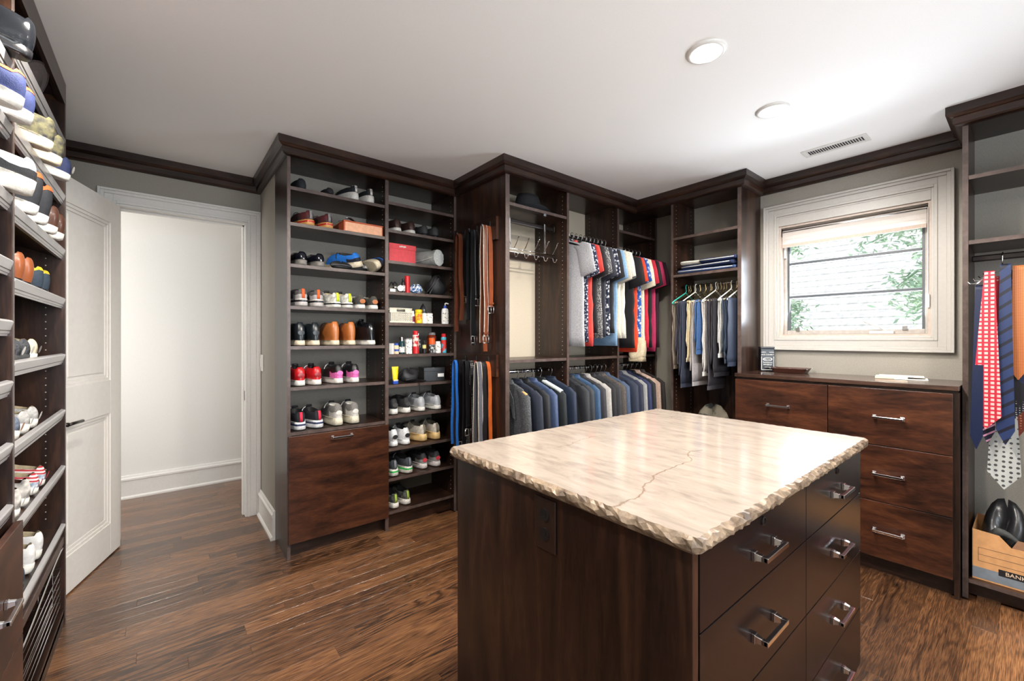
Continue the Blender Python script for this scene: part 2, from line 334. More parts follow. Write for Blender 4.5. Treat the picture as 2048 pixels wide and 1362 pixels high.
_n = m_glass.node_tree.nodes; _l = m_glass.node_tree.links; _n.remove(_n['Principled BSDF'])
_t = _n.new('ShaderNodeBsdfTransparent'); _g = _n.new('ShaderNodeBsdfGlossy'); _g.inputs['Roughness'].default_value = .02; _f = _n.new('ShaderNodeFresnel'); _f.inputs[0].default_value = 1.4; _x = _n.new('ShaderNodeMixShader')
_l.new(_f.outputs[0], _x.inputs[0]); _l.new(_t.outputs[0], _x.inputs[1]); _l.new(_g.outputs[0], _x.inputs[2]); _l.new(_x.outputs[0], _n['Material Output'].inputs[0])
for k in range(3): box(X_W + .077, X_W + .081, SY0 + .014, SY1 - .014, zb[k] + .009 * (k > 0), zb[k + 1] - .009 * (k < 2)).build('pane', m_glass, win, OFF)
mb = MB().box(X_W + .03, X_W + .055, .56, .68, WZ0 + .016, WZ0 + .034).tube([(X_W + .036, .60, WZ0 + .036), (X_W + .02, .63, WZ0 + .06), (X_W + .012, .70, WZ0 + .095)], .006)
mb.build('crank_handle', m_white, win, OFF, smooth=False, bevel=.001)
for y in (SY0 + .09, SY1 - .07): box(X_W + .045, X_W + .056, y - .012, y + .012, SZ0 - .005, SZ0 + .018).build('sash_clip', nickel, win, OFF)
box(X_W + .035, X_W + .056, WY1 - .03, WY1 - .018, SZ1 - .2, SZ1 - .08).build('latch', m_white, win, OFF, bevel=.002)
# ---- roller blind
bl = thing('roller_blind', 'short cream roller blind pulled down over the top of the window', 'blind', (X_W - .002, .79, WZ1 - .02))
BO = (X_W - .002, .79, WZ1 - .02)
MB().tube([(X_W + .022, WY0 + .018, WZ1 - .045), (X_W + .022, WY1 - .018, WZ1 - .045)], .02, 12).build('roller', nickel, bl, BO, smooth=True)
m_blind = mat('blind_cloth', lin(240, 232, 226), .8, nscale=200); m_blind.node_tree.nodes['Principled BSDF'].inputs['Subsurface Weight'].default_value = .0
_tl = m_blind.node_tree.nodes.new('ShaderNodeBsdfTranslucent'); _tl.inputs[0].default_value = (.9, .86, .82, 1); _mx = m_blind.node_tree.nodes.new('ShaderNodeMixShader'); _mx.inputs[0].default_value = .5
_o = m_blind.node_tree.nodes['Material Output']; _lk = m_blind.node_tree.links; _lk.new(m_blind.node_tree.nodes['Principled BSDF'].outputs[0], _mx.inputs[1]); _lk.new(_tl.outputs[0], _mx.inputs[2]); _lk.new(_mx.outputs[0], _o.inputs[0])
mb = MB()
for k in range(3): mb.box(X_W + .003 + .001 * k, X_W + .006 + .001 * k, WY0 + .02, WY1 - .02, WZ1 - .135 + .032 * (2 - k), WZ1 - .10 + .032 * (2 - k))
mb.build('blind_cloth', m_blind, bl, BO)
box(X_W - .002, X_W + .010, WY0 + .02, WY1 - .02, WZ1 - .158, WZ1 - .135).build('hem_bar', mat('hem_cloth', lin(206, 186, 172), .7, nscale=100), bl, BO, bevel=.003)
for y in (WY0 + .009, WY1 - .009): box(X_W + .0, X_W + .045, y - .005, y + .005, WZ1 - .075, WZ1 - .018).build('bracket', nickel, bl, BO)
MB().tube([(X_W - .006, WY0 + .014, WZ1 - .04), (X_W - .006, WY0 + .014, WZ0 + .20)], .0022, 6).build('pull_chain', m_white, bl, BO)
box(X_W - .012, X_W - .002, WY0 + .006, WY0 + .02, WZ0 + .17, WZ0 + .25).build('chain_tensioner', m_white, bl, BO, bevel=.002)
# ---- ceiling register and downlights
vt = thing('ceiling_vent', 'white slatted air register in the ceiling near the window', 'air vent', (3.20, .775, CEIL))
mb = MB().box(-.062, .062, -.165, -.14, -.006, 0).box(-.062, .062, .14, .165, -.006, 0).box(-.062, -.035, -.14, .14, -.006, 0).box(.035, .062, -.14, .14, -.006, 0)
mb.build('vent_frame', m_white, vt, bevel=.002)
box(-.035, .035, -.14, .14, -.0012, -.0002).build('vent_throat', black, vt)
for k in range(22):
    y = -.133 + k * .0127
    MB().prism([(y, -.0055), (y + .002, -.0055), (y + .008, -.0012), (y + .006, -.0012)], 'x', -.035, .035).build('louver', m_white, vt)
m_lens = mat('lamp_lens', (1, .96, .9), .5, emit=70., nscale=5)
SPOTS = [(1.738, .857), (2.448, .858), (1.03, .857), (-.05, 1.70), (1.03, -.75)]
def downlight(x, y, label):
    t = thing('recessed_light', label, 'ceiling light', (x, y, CEIL), group='recessed ceiling lights')
    MB().rings([[(r * math.cos(a * math.pi / 12), r * math.sin(a * math.pi / 12), z) for a in range(24)] for r, z in ((.052, -.001), (.052, -.008), (.068, -.010), (.078, -.003), (.078, 0))], cap0=False, cap1=False).build('trim_ring', m_white, t, smooth=True)
    MB().lathe([(.0005, -.016), (.03, -.014), (.046, -.009), (.051, -.002), (.051, -.0005)], n=24).build('lens', m_lens, t, smooth=True)
    l = lamp('recessed_lamp', 'SPOT', (0, 0, -.03), (0, 0, 0), 66, (1, .94, .86), spot_size=R(168), spot_blend=.45, shadow_soft_size=.05); l.parent = t
downlight(*SPOTS[0], 'bright recessed ceiling light farther from the window, over the island')
downlight(*SPOTS[1], 'bright recessed ceiling light nearer the window, beside the vent')
for (x, y), w in zip(SPOTS[2:], ('above the outlet end of the island', 'nearest the tilted shoe rack', 'behind the viewer')): downlight(x, y, 'recessed ceiling light out of view ' + w)
# ------------------------------------------------------------------ built-in cabinets
TH = .019
def holes(parent, off, axis, pos, fixed, z0, z1, name='peg_holes'):
    """shelf-pin holes on a panel face: little sleeves in two columns, joined (too small to pick apart)"""
    mb = MB(); z = z0
    while z < z1:
        for p in pos:
            ring = [(.0026 * math.cos(k * math.pi / 3), .0026 * math.sin(k * math.pi / 3)) for k in range(6)]
            s = -1 if axis[0] == '-' else 1
            if axis[1] == 'x': mb.prism([(p + a, z + b) for a, b in ring], 'x', fixed, fixed + s * .0012)
            else: mb.prism([(p + a, z + b) for a, b in ring], 'y', fixed, fixed + s * .0012)
        z += .032
    o = mb.build(name, hole, parent, off); o['kind'] = 'stuff'
    return o
def bar_pull(parent, c, along, out, w=.118, name='handle'):
    """square chrome bar pull: two flared posts and a bar; along/out are unit vectors"""
    a = Vector(along); u = Vector(out); z = a.cross(u); c = Vector(c); mb = MB()
    def obox(ca, cu, cz, ha, hu, hz, f=1.):
        vs = []
        for sz in (-1, 1):
            for su, k in ((-1, f), (1, 1.)):
                for sa in (-1, 1): vs.append(tuple(c + a * (ca + sa * ha * k) + u * (cu + su * hu) + z * (cz + sz * hz * k)))
        mb.add(vs, [(0, 1, 3, 2), (4, 6, 7, 5), (0, 4, 5, 1), (2, 3, 7, 6), (0, 2, 6, 4), (1, 5, 7, 3)])
    for s in (-1, 1):
        obox(s * w / 2, .004, 0, .0085, .004, .011); obox(s * w / 2, .014, 0, .0052, .008, .0065, 1.5); obox(s * w / 2, .026, 0, .0055, .007, .006)
    obox(0, .030, 0, w / 2 + .0055, .0048, .0058)
    return mb.build(name, chrome, parent, bevel=.0012)
def front(parent, off, x0, x1, y0, y1, z0, z1, m, axis, name='drawer'):
    return box(x0, x1, y0, y1, z0, z1).build(name, m, parent, off, bevel=.0015)

# ---- shoe cabinet (two bays, drawer below the first)
SX0, SXD, SX1, SYF, SYB = .573, 1.1905, 1.743, 2.809, 3.160
L1 = (.573, 2.809, 0)
sc_ = thing('shoe_cabinet', 'dark wood open shoe cabinet with two bays and a tip-out drawer', 'cabinet', L1)
box(SX0, SX0 + .018, SYF, SYB, 0, 2.43).build('side_panel', wv, sc_, L1, bevel=.001)
box(SX1 - .018, SX1, SYF, SYB, 0, 2.43).build('side_panel', wv, sc_, L1, bevel=.001)
box(SXD - .012, SXD + .012, SYF, SYB, 0, 2.43).build('divider', wv, sc_, L1, bevel=.001)
box(SX0, SX1, SYF, SYB, 2.43, 2.45).build('top_panel', wv, sc_, L1)
for x0, x1, e in ((SX0, SX0 + .018, .0005), (SX1 - .018, SX1, .0005), (SXD - .012, SXD + .012, .0005)): box(x0, x1, SYF - .0015, SYF - .0002, .0, 2.43).build('edge_band', wedge, sc_, L1)
SHL = [2.232, 2.017, 1.768, 1.516, 1.274, 1.027, .757]
SHR = [2.266, 2.074, 1.86, 1.645, 1.43, 1.21, 1.0, .785, .56, .352, .125]
def shelf(parent, off, x0, x1, y0, y1, z, edge='y-', m=None):
    s = box(x0, x1, y0, y1, z - .02, z).build('shelf', m or wh, parent, off)
    if edge == 'y-': box(x0, x1, y0 - .0012, y0 - .0001, z - .02, z).build('edge_band', wedge, s, off)
    else: box(x0 - .0012, x0 - .0001, y0, y1, z - .02, z).build('edge_band', wedge, s, off)
    return s
for z in SHL: shelf(sc_, L1, SX0 + .0185, SXD - .0125, SYF + .004, SYB, z)
for z in SHR: shelf(sc_, L1, SXD + .0125, SX1 - .0185, SYF + .004, SYB, z)
box(SX0 + .018, SXD - .012, SYF + .05, SYF + .068, 0, .094).build('toe_kick', wh, sc_, L1)
box(SXD + .012, SX1 - .018, SYF + .05, SYF + .068, 0, .10).build('toe_kick', wh, sc_, L1)
dr = box(SX0 + .004, SXD + .006, SYF - .02, SYF - .002, .096, .735).build('drawer', wred, sc_, L1, bevel=.0015)
hp = bar_pull(dr, (.884 - L1[0], SYF - .02 - L1[1], .70), (1, 0, 0), (0, -1, 0))
sweep(CROWN, PROF, 1, 3).build('crown', wh, sc_, L1)
holes(sc_, L1, '-x', (SYF + .045, SYB - .05), SXD - .0121, .80, 2.40)
holes(sc_, L1, '-x', (SYF + .045, SYB - .05), SX1 - .0181, .16, 2.40)

# ---- hanging unit (three bays) with the belt panel on its side
HY, HB, HX0 = 2.20, 2.550, 1.745
L2 = (1.745, 2.2, 0)
hu = thing('hanging_closet', 'dark wood hanging closet with double rods beside the belt panel', 'closet', L2)
box(HX0, HX0 + .034, HY, 2.806, 0, 2.43).build('side_panel', wv, hu, L2, bevel=.001)
box(HX0 - .0, HX0 + .034, HY - .0016, HY - .0002, 0, 2.43).build('edge_band', wedge, hu, L2)
HD = [2.340, 2.948, 3.508]
for x in HD:
    box(x - .011, x + .011, HY, HB, 0, 2.43).build('divider', wv, hu, L2, bevel=.001)
    box(x - .011, x + .011, HY - .0014, HY - .0002, 0, 2.43).build('edge_band', wedge, hu, L2)
box(HX0, X_W - .002, HY, HB, 2.43, 2.45).build('top_panel', wh, hu, L2)
bays = [(HX0 + .0345, HD[0] - .0115), (HD[0] + .0115, HD[1] - .0115), (HD[1] + .0115, HD[2] - .0115)]
shelf(hu, L2, *bays[0], HY + .004, HB, 2.228)
shelf(hu, L2, *bays[2], HY + .004, HB, 2.235)
for b in bays: shelf(hu, L2, *b, HY + .004, HB, 1.176)
for b in bays:
    MB().tube([(b[0] + .001, 2.345, 1.085), (b[1] - .001, 2.345, 1.085)], .012, 12).build('closet_rod', chrome, hu, L2, smooth=True)
for b, z in ((bays[0], 2.155), (bays[1], 2.135), (bays[2], 2.105)):
    r = box(b[0] + .0012, b[1] - .0012, 2.333, 2.357, z - .016, z + .014).build('closet_rod', bronze, hu, L2, bevel=.006)
    for x in (b[0] + .0065, b[1] - .0065): box(x - .005, x + .005, 2.322, 2.368, z - .026, z + .02).build('rod_socket', bronze, r, L2, bevel=.002)
for y0, y1 in ((HB - .022, HB - .002),):
    box(bays[0][0], bays[0][1], HB - .02, HB - .002, 1.93, 1.985).build('cleat', wh, hu, L2)
for x in HD: holes(hu, L2, '-x', (HY + .045, HB - .05), x - .0111, .85, 2.40)
sweep(CROWN, PROF, 3, 5).build('crown', wh, hu, L2)
BELT = [(2.275, 2.80, 1.985, 2.140), (2.275, 2.74, 1.062, 1.212)]
for y0, y1, z0, z1 in BELT:
    bo = box(HX0 - .02, HX0 - .0005, y0, y1, z0, z1).build('hook_board', wh, hu, L2, bevel=.001)
    box(HX0 - .0202, HX0 - .0005, y0 - .0014, y0 - .0001, z0, z1).build('edge_band', wred, bo, L2)
HOOKS = [(2.345, 2.085), (2.50, 2.085), (2.655, 2.085), (2.36, 1.165), (2.505, 1.165), (2.65, 1.165)]
for y, z in HOOKS:
    mb = box(HX0 - .027, HX0 - .0205, y - .01, y + .01, z - .035, z + .03)
    mb.tube(smooth_path([(HX0 - .026, y, z - .02), (HX0 - .05, y, z - .024), (HX0 - .078, y, z - .018), (HX0 - .088, y, z + .004)], 4), .0055, 8)
    mb.build('coat_hook', black, hu, L2, bevel=.001)

# ---- window-side unit with trouser rail
VX, VY0, VY1 = 3.20, 1.322, 1.866
L3 = (3.2, 1.322, 0)
vu = thing('trouser_closet', 'dark wood open closet with two shelves above the trouser rail', 'closet', L3)
box(VX, X_W - .002, VY0, VY0 + .026, 0, 2.43).build('side_panel', wv, vu, L3, bevel=.001)
box(VX, X_W - .002, VY1 - .019, VY1, 0, 2.43).build('side_panel', wv, vu, L3, bevel=.001)
for y0, y1 in ((VY0, VY0 + .026), (VY1 - .019, VY1)): box(VX - .0014, VX - .0002, y0, y1, 0, 2.43).build('edge_band', wedge, vu, L3)
box(VX + .001, X_W - .002, VY0, HY - .004, 2.4315, 2.45).build('top_panel', wh, vu, L3)
for z in (2.133, 1.833): shelf(vu, L3, VX + .003, X_W - .003, VY0 + .0265, VY1 - .0195, z, 'x')
MB().tube([(3.33, VY0 + .027, 1.742), (3.33, VY1 - .02, 1.742)], .012, 12).build('closet_rod', bronze, vu, L3, smooth=True)
box(VX + .05, X_W - .003, VY0 + .0265, VY1 - .0195, .09, .11).build('bottom_shelf', wh, vu, L3)
box(X_W - .012, X_W - .003, VY0 + .0265, VY1 - .0195, .11, 1.62).build('back_panel', wv, vu, L3)
holes(vu, L3, '-y', (VX + .045, X_W - .06), VY1 - .0191, .7, 2.40)
sweep(CROWN, PROF, 5, 7).build('crown', wh, vu, L3)

# ---- dresser under the window
QX, QY0, QY1 = 3.085, .236, 1.318
L4 = (QX, QY0, 0)
dz = thing('dresser', 'dark red-brown wooden dresser with chrome handles under the window', 'dresser', L4)
box(QX + .021, X_W - .003, QY0, QY1, .096, 1.045).build('carcass', wv, dz, L4)
box(QX + .07, X_W - .003, QY0, QY1, 0, .096).build('toe_kick', wh, dz, L4)
box(QX + .021, QX + .07, QY0, QY0 + .019, 0, .096).build('side_foot', wv, dz, L4)
m_top = wood('dresser_top', DK, lin(60, 42, 34), lin(80, 58, 48), (.8, .8, 5), .16)
box(QX - .004, X_W - .003, QY0 - .001, QY1, 1.056, 1.08).build('dresser_top', m_top, dz, L4, bevel=.002)
box(QX + .03, X_W - .003, QY0 + .004, QY1, 1.045, 1.056).build('top_filler', wv, dz, L4)
for y0, y1, z0, z1, hy in ((QY0 + .022, .780, .727, 1.040, .505), (.784, QY1 - .002, .727, 1.040, 1.048), (QY0 + .022, .780, .414, .723, .505), (.784, QY1 - .002, .414, .723, 1.048), (QY0 + .022, .780, .100, .410, .505), (.784, QY1 - .002, .100, .410, 1.048)):
    d = box(QX, QX + .0195, y0, y1, z0, z1).build('drawer', wred, dz, L4, bevel=.0015)
    bar_pull(d, (0, hy - QY0, (z0 + z1) / 2), (0, 1, 0), (-1, 0, 0))

# ---- tie closet at the far right
L5 = (3.17, .231, 0)
tc_ = thing('tie_closet', 'dark wood open closet holding the ties and the cardboard box', 'closet', L5)
box(3.17, X_W - .002, .210, .231, 0, 2.43).build('side_panel', wv, tc_, L5, bevel=.001)
box(3.1686, 3.1698, .210, .231, 0, 2.43).build('edge_band', wedge, tc_, L5)
box(3.17, X_W - .002, -.70, -.68, 0, 2.43).build('side_panel', wv, tc_, L5, bevel=.001)
box(3.17, X_W - .002, -.70, .231, 2.43, 2.45).build('top_panel', wh, tc_, L5)
for z in (2.148, 1.818, .10): shelf(tc_, L5, 3.173, X_W - .003, -.6795, .2095, z, 'x')
box(3.24, 3.258, -.6795, .2095, 0, .079).build('toe_kick', wh, tc_, L5)
r = box(3.325, 3.35, -.6785, .2085, 1.725, 1.757).build('closet_rod', bronze, tc_, L5, bevel=.006)
sweep(CROWN, PROF, 8, 10).build('crown', wh, tc_, L5)

# ---- left shoe rack with tilted shelves
RX, RY0, RYD, RY1 = -.35, 1.06, 1.958, 2.864
L6 = (RX, RY0, 0)
lr = thing('tilted_shoe_rack', 'tall dark wood shoe rack with tilted lipped shelves beside the door', 'shoe rack', L6)
for y0, y1 in ((RY0, RY0 + .019), (RYD - .0095, RYD + .0095), (RY1 - .022, RY1)):
    box(X_L + .002, RX, y0, y1, 0, 2.43).build('side_panel', wv, lr, L6, bevel=.001)
    box(RX + .0002, RX + .0014, y0, y1, 0, 2.43).build('edge_band', wedge, lr, L6)
box(X_L + .002, RX, RY0, RY1, 2.43, 2.45).build('top_panel', wh, lr, L6)
m_lip = mat('shelf_lip_silver', lin(206, 204, 204), .3, .5, nscale=30, stretch=(1, .1, 1))
TILT = R(15)
def rack_shelf(y0, y1, z):
    """z = height of the lip's top; the shelf falls towards the room"""
    c, s = math.cos(TILT), math.sin(TILT); D = .34
    def P(u, w): return (RX - .022 + (-u * c + w * s), z - .032 + (u * s + w * c))   # u along the shelf to the back, w across it
    sh = MB().prism([P(0, 0), P(D, 0), P(D, .018), P(0, .018)], 'y', y0, y1).build('tilted_shelf', wh, lr, L6)
    MB().prism([P(-.014, -.006), P(-.014, .0), P(-.016, .002), P(-.016, .038), P(-.012, .042), P(.0, .042), P(.0, -.006)], 'y', y0, y1).build('lip', m_lip, sh, L6)
    MB().prism([P(-.0172, .010), P(-.0161, .010), P(-.0161, .0125), P(-.0172, .0125)], 'y', y0, y1).build('lip_groove', wh, sh, L6)
FAR = [2.236, 1.979, 1.727, 1.50, 1.243, .986, .727, .458]
NEAR = [2.145, 1.956, 1.745, 1.55, 1.369, 1.187, 1.0, .815]
for z in FAR: rack_shelf(RYD + .010, RY1 - .0225, z)
for z in NEAR: rack_shelf(RY0 + .0195, RYD - .010, z)
box(X_L + .003, RX - .002, RYD + .010, RY1 - .0225, .04, .058).build('bottom_shelf', wh, lr, L6)
box(RX - .02, RX - .002, RYD + .010, RY1 - .0225, .0, .075).build('toe_board', wh, lr, L6)
box(RX - .02, RX - .002, RYD + .010, RY1 - .0225, .372, .404).build('rail', wedge, lr, L6, bevel=.001)
d = box(RX + .002, RX + .020, RY0 + .004, RYD + .003, .42, .765).build('drawer', wred, lr, L6, bevel=.0015)
bar_pull(d, (.020, 1.70 - RY0, .60), (0, 1, 0), (1, 0, 0))
d = box(RX + .002, RX + .020, RY0 + .004, RYD + .003, .08, .416).build('drawer', wred, lr, L6, bevel=.0015)
bar_pull(d, (.020, 1.70 - RY0, .25), (0, 1, 0), (1, 0, 0))
holes(lr, L6, '-y', (RX - .06, RX - .25), RY1 - .0221, .5, 2.40)
holes(lr, L6, '-y', (RX - .06, RX - .25), RYD - .0096, .85, 2.40)
sweep([(RX + .001, RY0), (RX + .001, RY1 + .001), (X_L + .002, RY1 + .001)][::-1], PROF, 0, 2).build('crown', wh, lr, L6)
bump = MB().lathe([(.012, 0), (.012, .006), (.006, .01), (.006, .03), (.012, .034), (.012, .042), (.004, .046)], n=12).xf(Matrix.Translation((RX - .03, RY1, .31)) @ Matrix.Rotation(R(-90), 4, 'X'))
bump.build('door_bumper', black, lr, L6, smooth=True)
# pull-out wire basket
wbk = thing('wire_basket', 'chrome wire pull-out basket low in the tilted shoe rack', 'basket', (RX - .03, 2.41, .1))
WO = (RX - .03, 2.41, .1)
mb = MB(); y0, y1 = RYD + .03, RY1 - .045; fx, bx = RX - .006, X_L + .03
rail = MB()
rail.tube(smooth_path([(fx, y0, .30), (fx, y0 + .25, .315), (fx, y1 - .2, .352), (fx, y1, .36)], 5), .0045, 8)
rail.build('top_rail', chrome, wbk, WO, smooth=True)
for k in range(6):
    z = .27 - k * .032
    MB().tube([(bx, y0, z), (fx - .004, y0, z), (fx - .004, y1, z), (bx, y1, z)], .0026, 6).build('wire', chrome, wbk, WO, smooth=True)
for k in range(8):
    x = fx - .03 - k * .044
    MB().tube([(x, y0, .27), (x, y0, .11), (x, y1, .11), (x, y1, .27)], .0022, 6).build('wire', chrome, wbk, WO, smooth=True)

# ---- island
IX0, IX1, IY0, IY1 = .785, 2.03, .412, 1.255
L7 = (IX0, IY0, 0)
il = thing('island', 'dark wood closet island with drawers and an outlet under the stone top', 'island', L7)
box(IX0, IX0 + .022, IY0 + .001, IY1, 0, .912).build('side_panel', wv, il, L7, bevel=.0015)
box(IX1 - .02, IX1, IY0 + .021, IY1, 0, .912).build('side_panel', wv, il, L7, bevel=.0015)
box(IX0 + .022, IX1 - .02, IY0 + .021, IY1, .094, .912).build('carcass', wv, il, L7)
box(IX0 + .022, IX1 - .02, IY0 + .075, IY1, 0, .094).build('toe_kick', wh, il, L7)
zr = [.905, .742, .527, .312, .098]
for (x0, x1) in ((IX0 + .026, 1.4225), (1.4255, IX1 - .002)):
    for k in range(4):
        d = box(x0, x1, IY0, IY0 + .02, zr[k + 1] + .0015, zr[k] - .0015).build('drawer', wfront, il, L7, bevel=.0012)
        bar_pull(d, ((x0 + x1) / 2 - IX0, 0, (zr[k] + zr[k + 1]) / 2 - .005), (1, 0, 0), (0, -1, 0))
        if k == 0:
            MB().lathe([(.011, 0), (.011, .003), (.008, .004), (.008, .002)], n=16).xf(Matrix.Translation(((x0 + x1) / 2, IY0, .882)) @ Matrix.Rotation(R(90), 4, 'X')).build('lock', bronze, d, L7)
ot = box(IX0 - .005, IX0 - .0005, .778, .856, .762, .898).build('outlet_plate', mat('outlet_brown', lin(46, 32, 26), .3, nscale=60), il, L7, bevel=.002)
for z in (.805, .855):
    MB().prism([(.817 + .017 * math.cos(a) * (1 if abs(math.cos(a)) < .8 else .95), z + .0165 * math.sin(a)) for a in [k * math.pi / 8 for k in range(16)]], 'x', IX0 - .0075, IX0 - .005).build('socket', black, ot, L7)
    for dy in (-.006, .006): box(IX0 - .0079, IX0 - .0075, .817 + dy - .001, .817 + dy + .001, z - .002, z + .007).build('slot', bronze, ot, L7)
def marble():
    m = bpy.data.materials.new('quartzite'); m.use_nodes = True; nt = m.node_tree; N = nt.nodes; L = nt.links; p = N['Principled BSDF']
    tc = N.new('ShaderNodeTexCoord'); mp = N.new('ShaderNodeMapping'); mp.inputs['Scale'].default_value = (9, 2.4, 3); mp.inputs['Rotation'].default_value = (0, 0, R(-14)); L.new(tc.outputs['Object'], mp.inputs[0])
    n1 = N.new('ShaderNodeTexNoise'); n1.inputs['Scale'].default_value = 3.; n1.inputs['Detail'].default_value = 9; n1.inputs['Roughness'].default_value = .65; n1.inputs['Distortion'].default_value = .6; L.new(mp.outputs[0], n1.inputs[0])
    r1 = N.new('ShaderNodeValToRGB'); e = r1.color_ramp.elements; e[0].position = .3; e[0].color = (*lin(126, 115, 106), 1); e[1].position = .8; e[1].color = (*lin(160, 149, 138), 1); k = e.new(.5); k.color = (*lin(147, 135, 124), 1); L.new(n1.outputs[0], r1.inputs[0])
    # rusty crack lines: the thin zero-contour of a low noise
    sp = N.new('ShaderNodeSeparateXYZ'); L.new(tc.outputs['Object'], sp.inputs[0])
    n3 = N.new('ShaderNodeTexNoise'); n3.inputs['Scale'].default_value = 5.; n3.inputs['Detail'].default_value = 6; L.new(tc.outputs['Object'], n3.inputs[0])
    def M_(op, a, b):
        n = N.new('ShaderNodeMath'); n.operation = op
        for i, q in enumerate((a, b)):
            if q is None: continue
            if isinstance(q, (int, float)): n.inputs[i].default_value = q
            else: L.new(q, n.inputs[i])
        return n.outputs[0]
    def crack(x0, y0, sl, xa, xb, w):      # a wandering fissure y = y0 + sl (x - x0) between xa and xb
        y = M_('ADD', M_('MULTIPLY', M_('SUBTRACT', sp.outputs[0], x0), sl), y0)
        d = M_('ABSOLUTE', M_('SUBTRACT', M_('ADD', M_('SUBTRACT', sp.outputs[1], y), M_('MULTIPLY', n3.outputs[0], .16)), .08), None)
        k = M_('SUBTRACT', 1., M_('DIVIDE', d, w)); k = M_('MAXIMUM', k, 0.)
        return M_('MULTIPLY', k, M_('MULTIPLY', M_('GREATER_THAN', sp.outputs[0], xa), M_('LESS_THAN', sp.outputs[0], xb)))
    cr_ = M_('ADD', M_('MULTIPLY', crack(.03, .19, .18, -.1, .62, .0035), .8), M_('MULTIPLY', crack(.22, .66, -.10, .2, .52, .003), .55))
    class _O: outputs = [cr_]
    r3 = _O
    mx = N.new('ShaderNodeMix'); mx.data_type = 'RGBA'; L.new(r3.outputs[0], mx.inputs[0]); L.new(r1.outputs[0], mx.inputs[6]); mx.inputs[7].default_value = (*lin(104, 82, 62), 1)
    L.new(mx.outputs[2], p.inputs['Base Color']); p.inputs['Roughness'].default_value = .13
    return m
m_stone = marble()
m_chip = mat('chiselled_stone', lin(146, 126, 104), .5, col2=lin(92, 74, 58), nscale=28, bump=.6, bscale=60)
def slab():
    x0, x1, y0, y1, zt, zb = IX0 - .018, IX1 + .03, IY0 - .02, IY1 + .03, .945, .914
    r = .022; pts = []
    for cx, cy, a0 in ((x1 - r, y0 + r, -90), (x1 - r, y1 - r, 0), (x0 + r, y1 - r, 90), (x0 + r, y0 + r, 180)):
        for k in range(5): a = R(a0 + k * 22.5); pts.append((cx + r * math.cos(a), cy + r * math.sin(a)))
    out = []
    for i, p in enumerate(pts):
        q = pts[(i + 1) % len(pts)]; l = math.dist(p, q); n = max(1, int(l / .013))
        for k in range(n): t = k / n; out.append((p[0] + (q[0] - p[0]) * t, p[1] + (q[1] - p[1]) * t))
    cr = random.Random(5); cx, cy = (x0 + x1) / 2, (y0 + y1) / 2
    n = len(out); nrm = []
    for i in range(n):
        a, b = out[i - 1], out[(i + 1) % n]; d = (b[0] - a[0], b[1] - a[1]); l = math.hypot(*d); nrm.append((d[1] / l, -d[0] / l))
    def ring(off, z, ja, jz):
        return [(p[0] + nn[0] * (off + cr.uniform(-ja, ja)), p[1] + nn[1] * (off + cr.uniform(-ja, ja)), z + cr.uniform(-jz, jz)) for p, nn in zip(out, nrm)]
    top = [(p[0] + nn[0] * o, p[1] + nn[1] * o, zt) for p, nn, o in zip(out, nrm, [-.009 + cr.uniform(-.003, .004) for _ in out])]
    edge = MB().rings([top, ring(-.001, zt - .006, .0035, .003), ring(.004, zt - .015, .004, .004), ring(.001, zb + .006, .003, .003), [(p[0] - nn[0] * .004, p[1] - nn[1] * .004, zb) for p, nn in zip(out, nrm)]], cap0=False)
    topf = MB().add(top, [tuple(range(n))])
    return topf, edge
st = thing('stone_countertop', 'cream veined stone countertop with chiselled edges on the island', 'countertop', (IX0, IY0, .913))
a, b = slab()
a.build('polished_top', m_stone, st, (IX0, IY0, .913)); b.build('chiselled_edge', m_chip, st, (IX0, IY0, .913))
# ------------------------------------------------------------------ shoes
def C(*rgb): return lin(*rgb)
_fab = {}
def fabric(rgb, rough=.75, rgb2=None, ns=90, bump=.25, metal=0., coat=0.):
    key = ('cloth_%02x%02x%02x' % tuple(rgb)) + ('_%02x%02x%02x' % tuple(rgb2) if rgb2 else '') + ('_r%d' % int(rough * 100)) + ('_n%d' % ns)
    c = lin(*rgb); c2 = lin(*rgb2) if rgb2 else tuple(k * .8 for k in c)
    return mat(key, c, rough, metal, col2=c2, nscale=ns, bump=bump, bscale=ns * 4, coat=coat)
def leather(rgb, rough=.32): return fabric(rgb, rough, ns=24, bump=.1, coat=.15)
NT = 28
def outline(L, W, heel=.8, toe=.62):
    """footprint: heel at y=0, toe at y=L"""
    pts = []
    for k in range(NT):
        a = 2 * math.pi * k / NT - math.pi / 2; cy, cx = math.sin(a), math.cos(a)
        y = L / 2 + L / 2 * cy
        t = y / L
        w = W / 2 * (heel + (1 - heel) * min(1, max(0, (t - .1) / .55)))
        ex = .72 if cy < 0 else toe + .1
        x = w * (abs(cx) ** ex) * (1 if cx >= 0 else -1)
        pts.append((x, y))
    return pts
_shoe_cache = {}
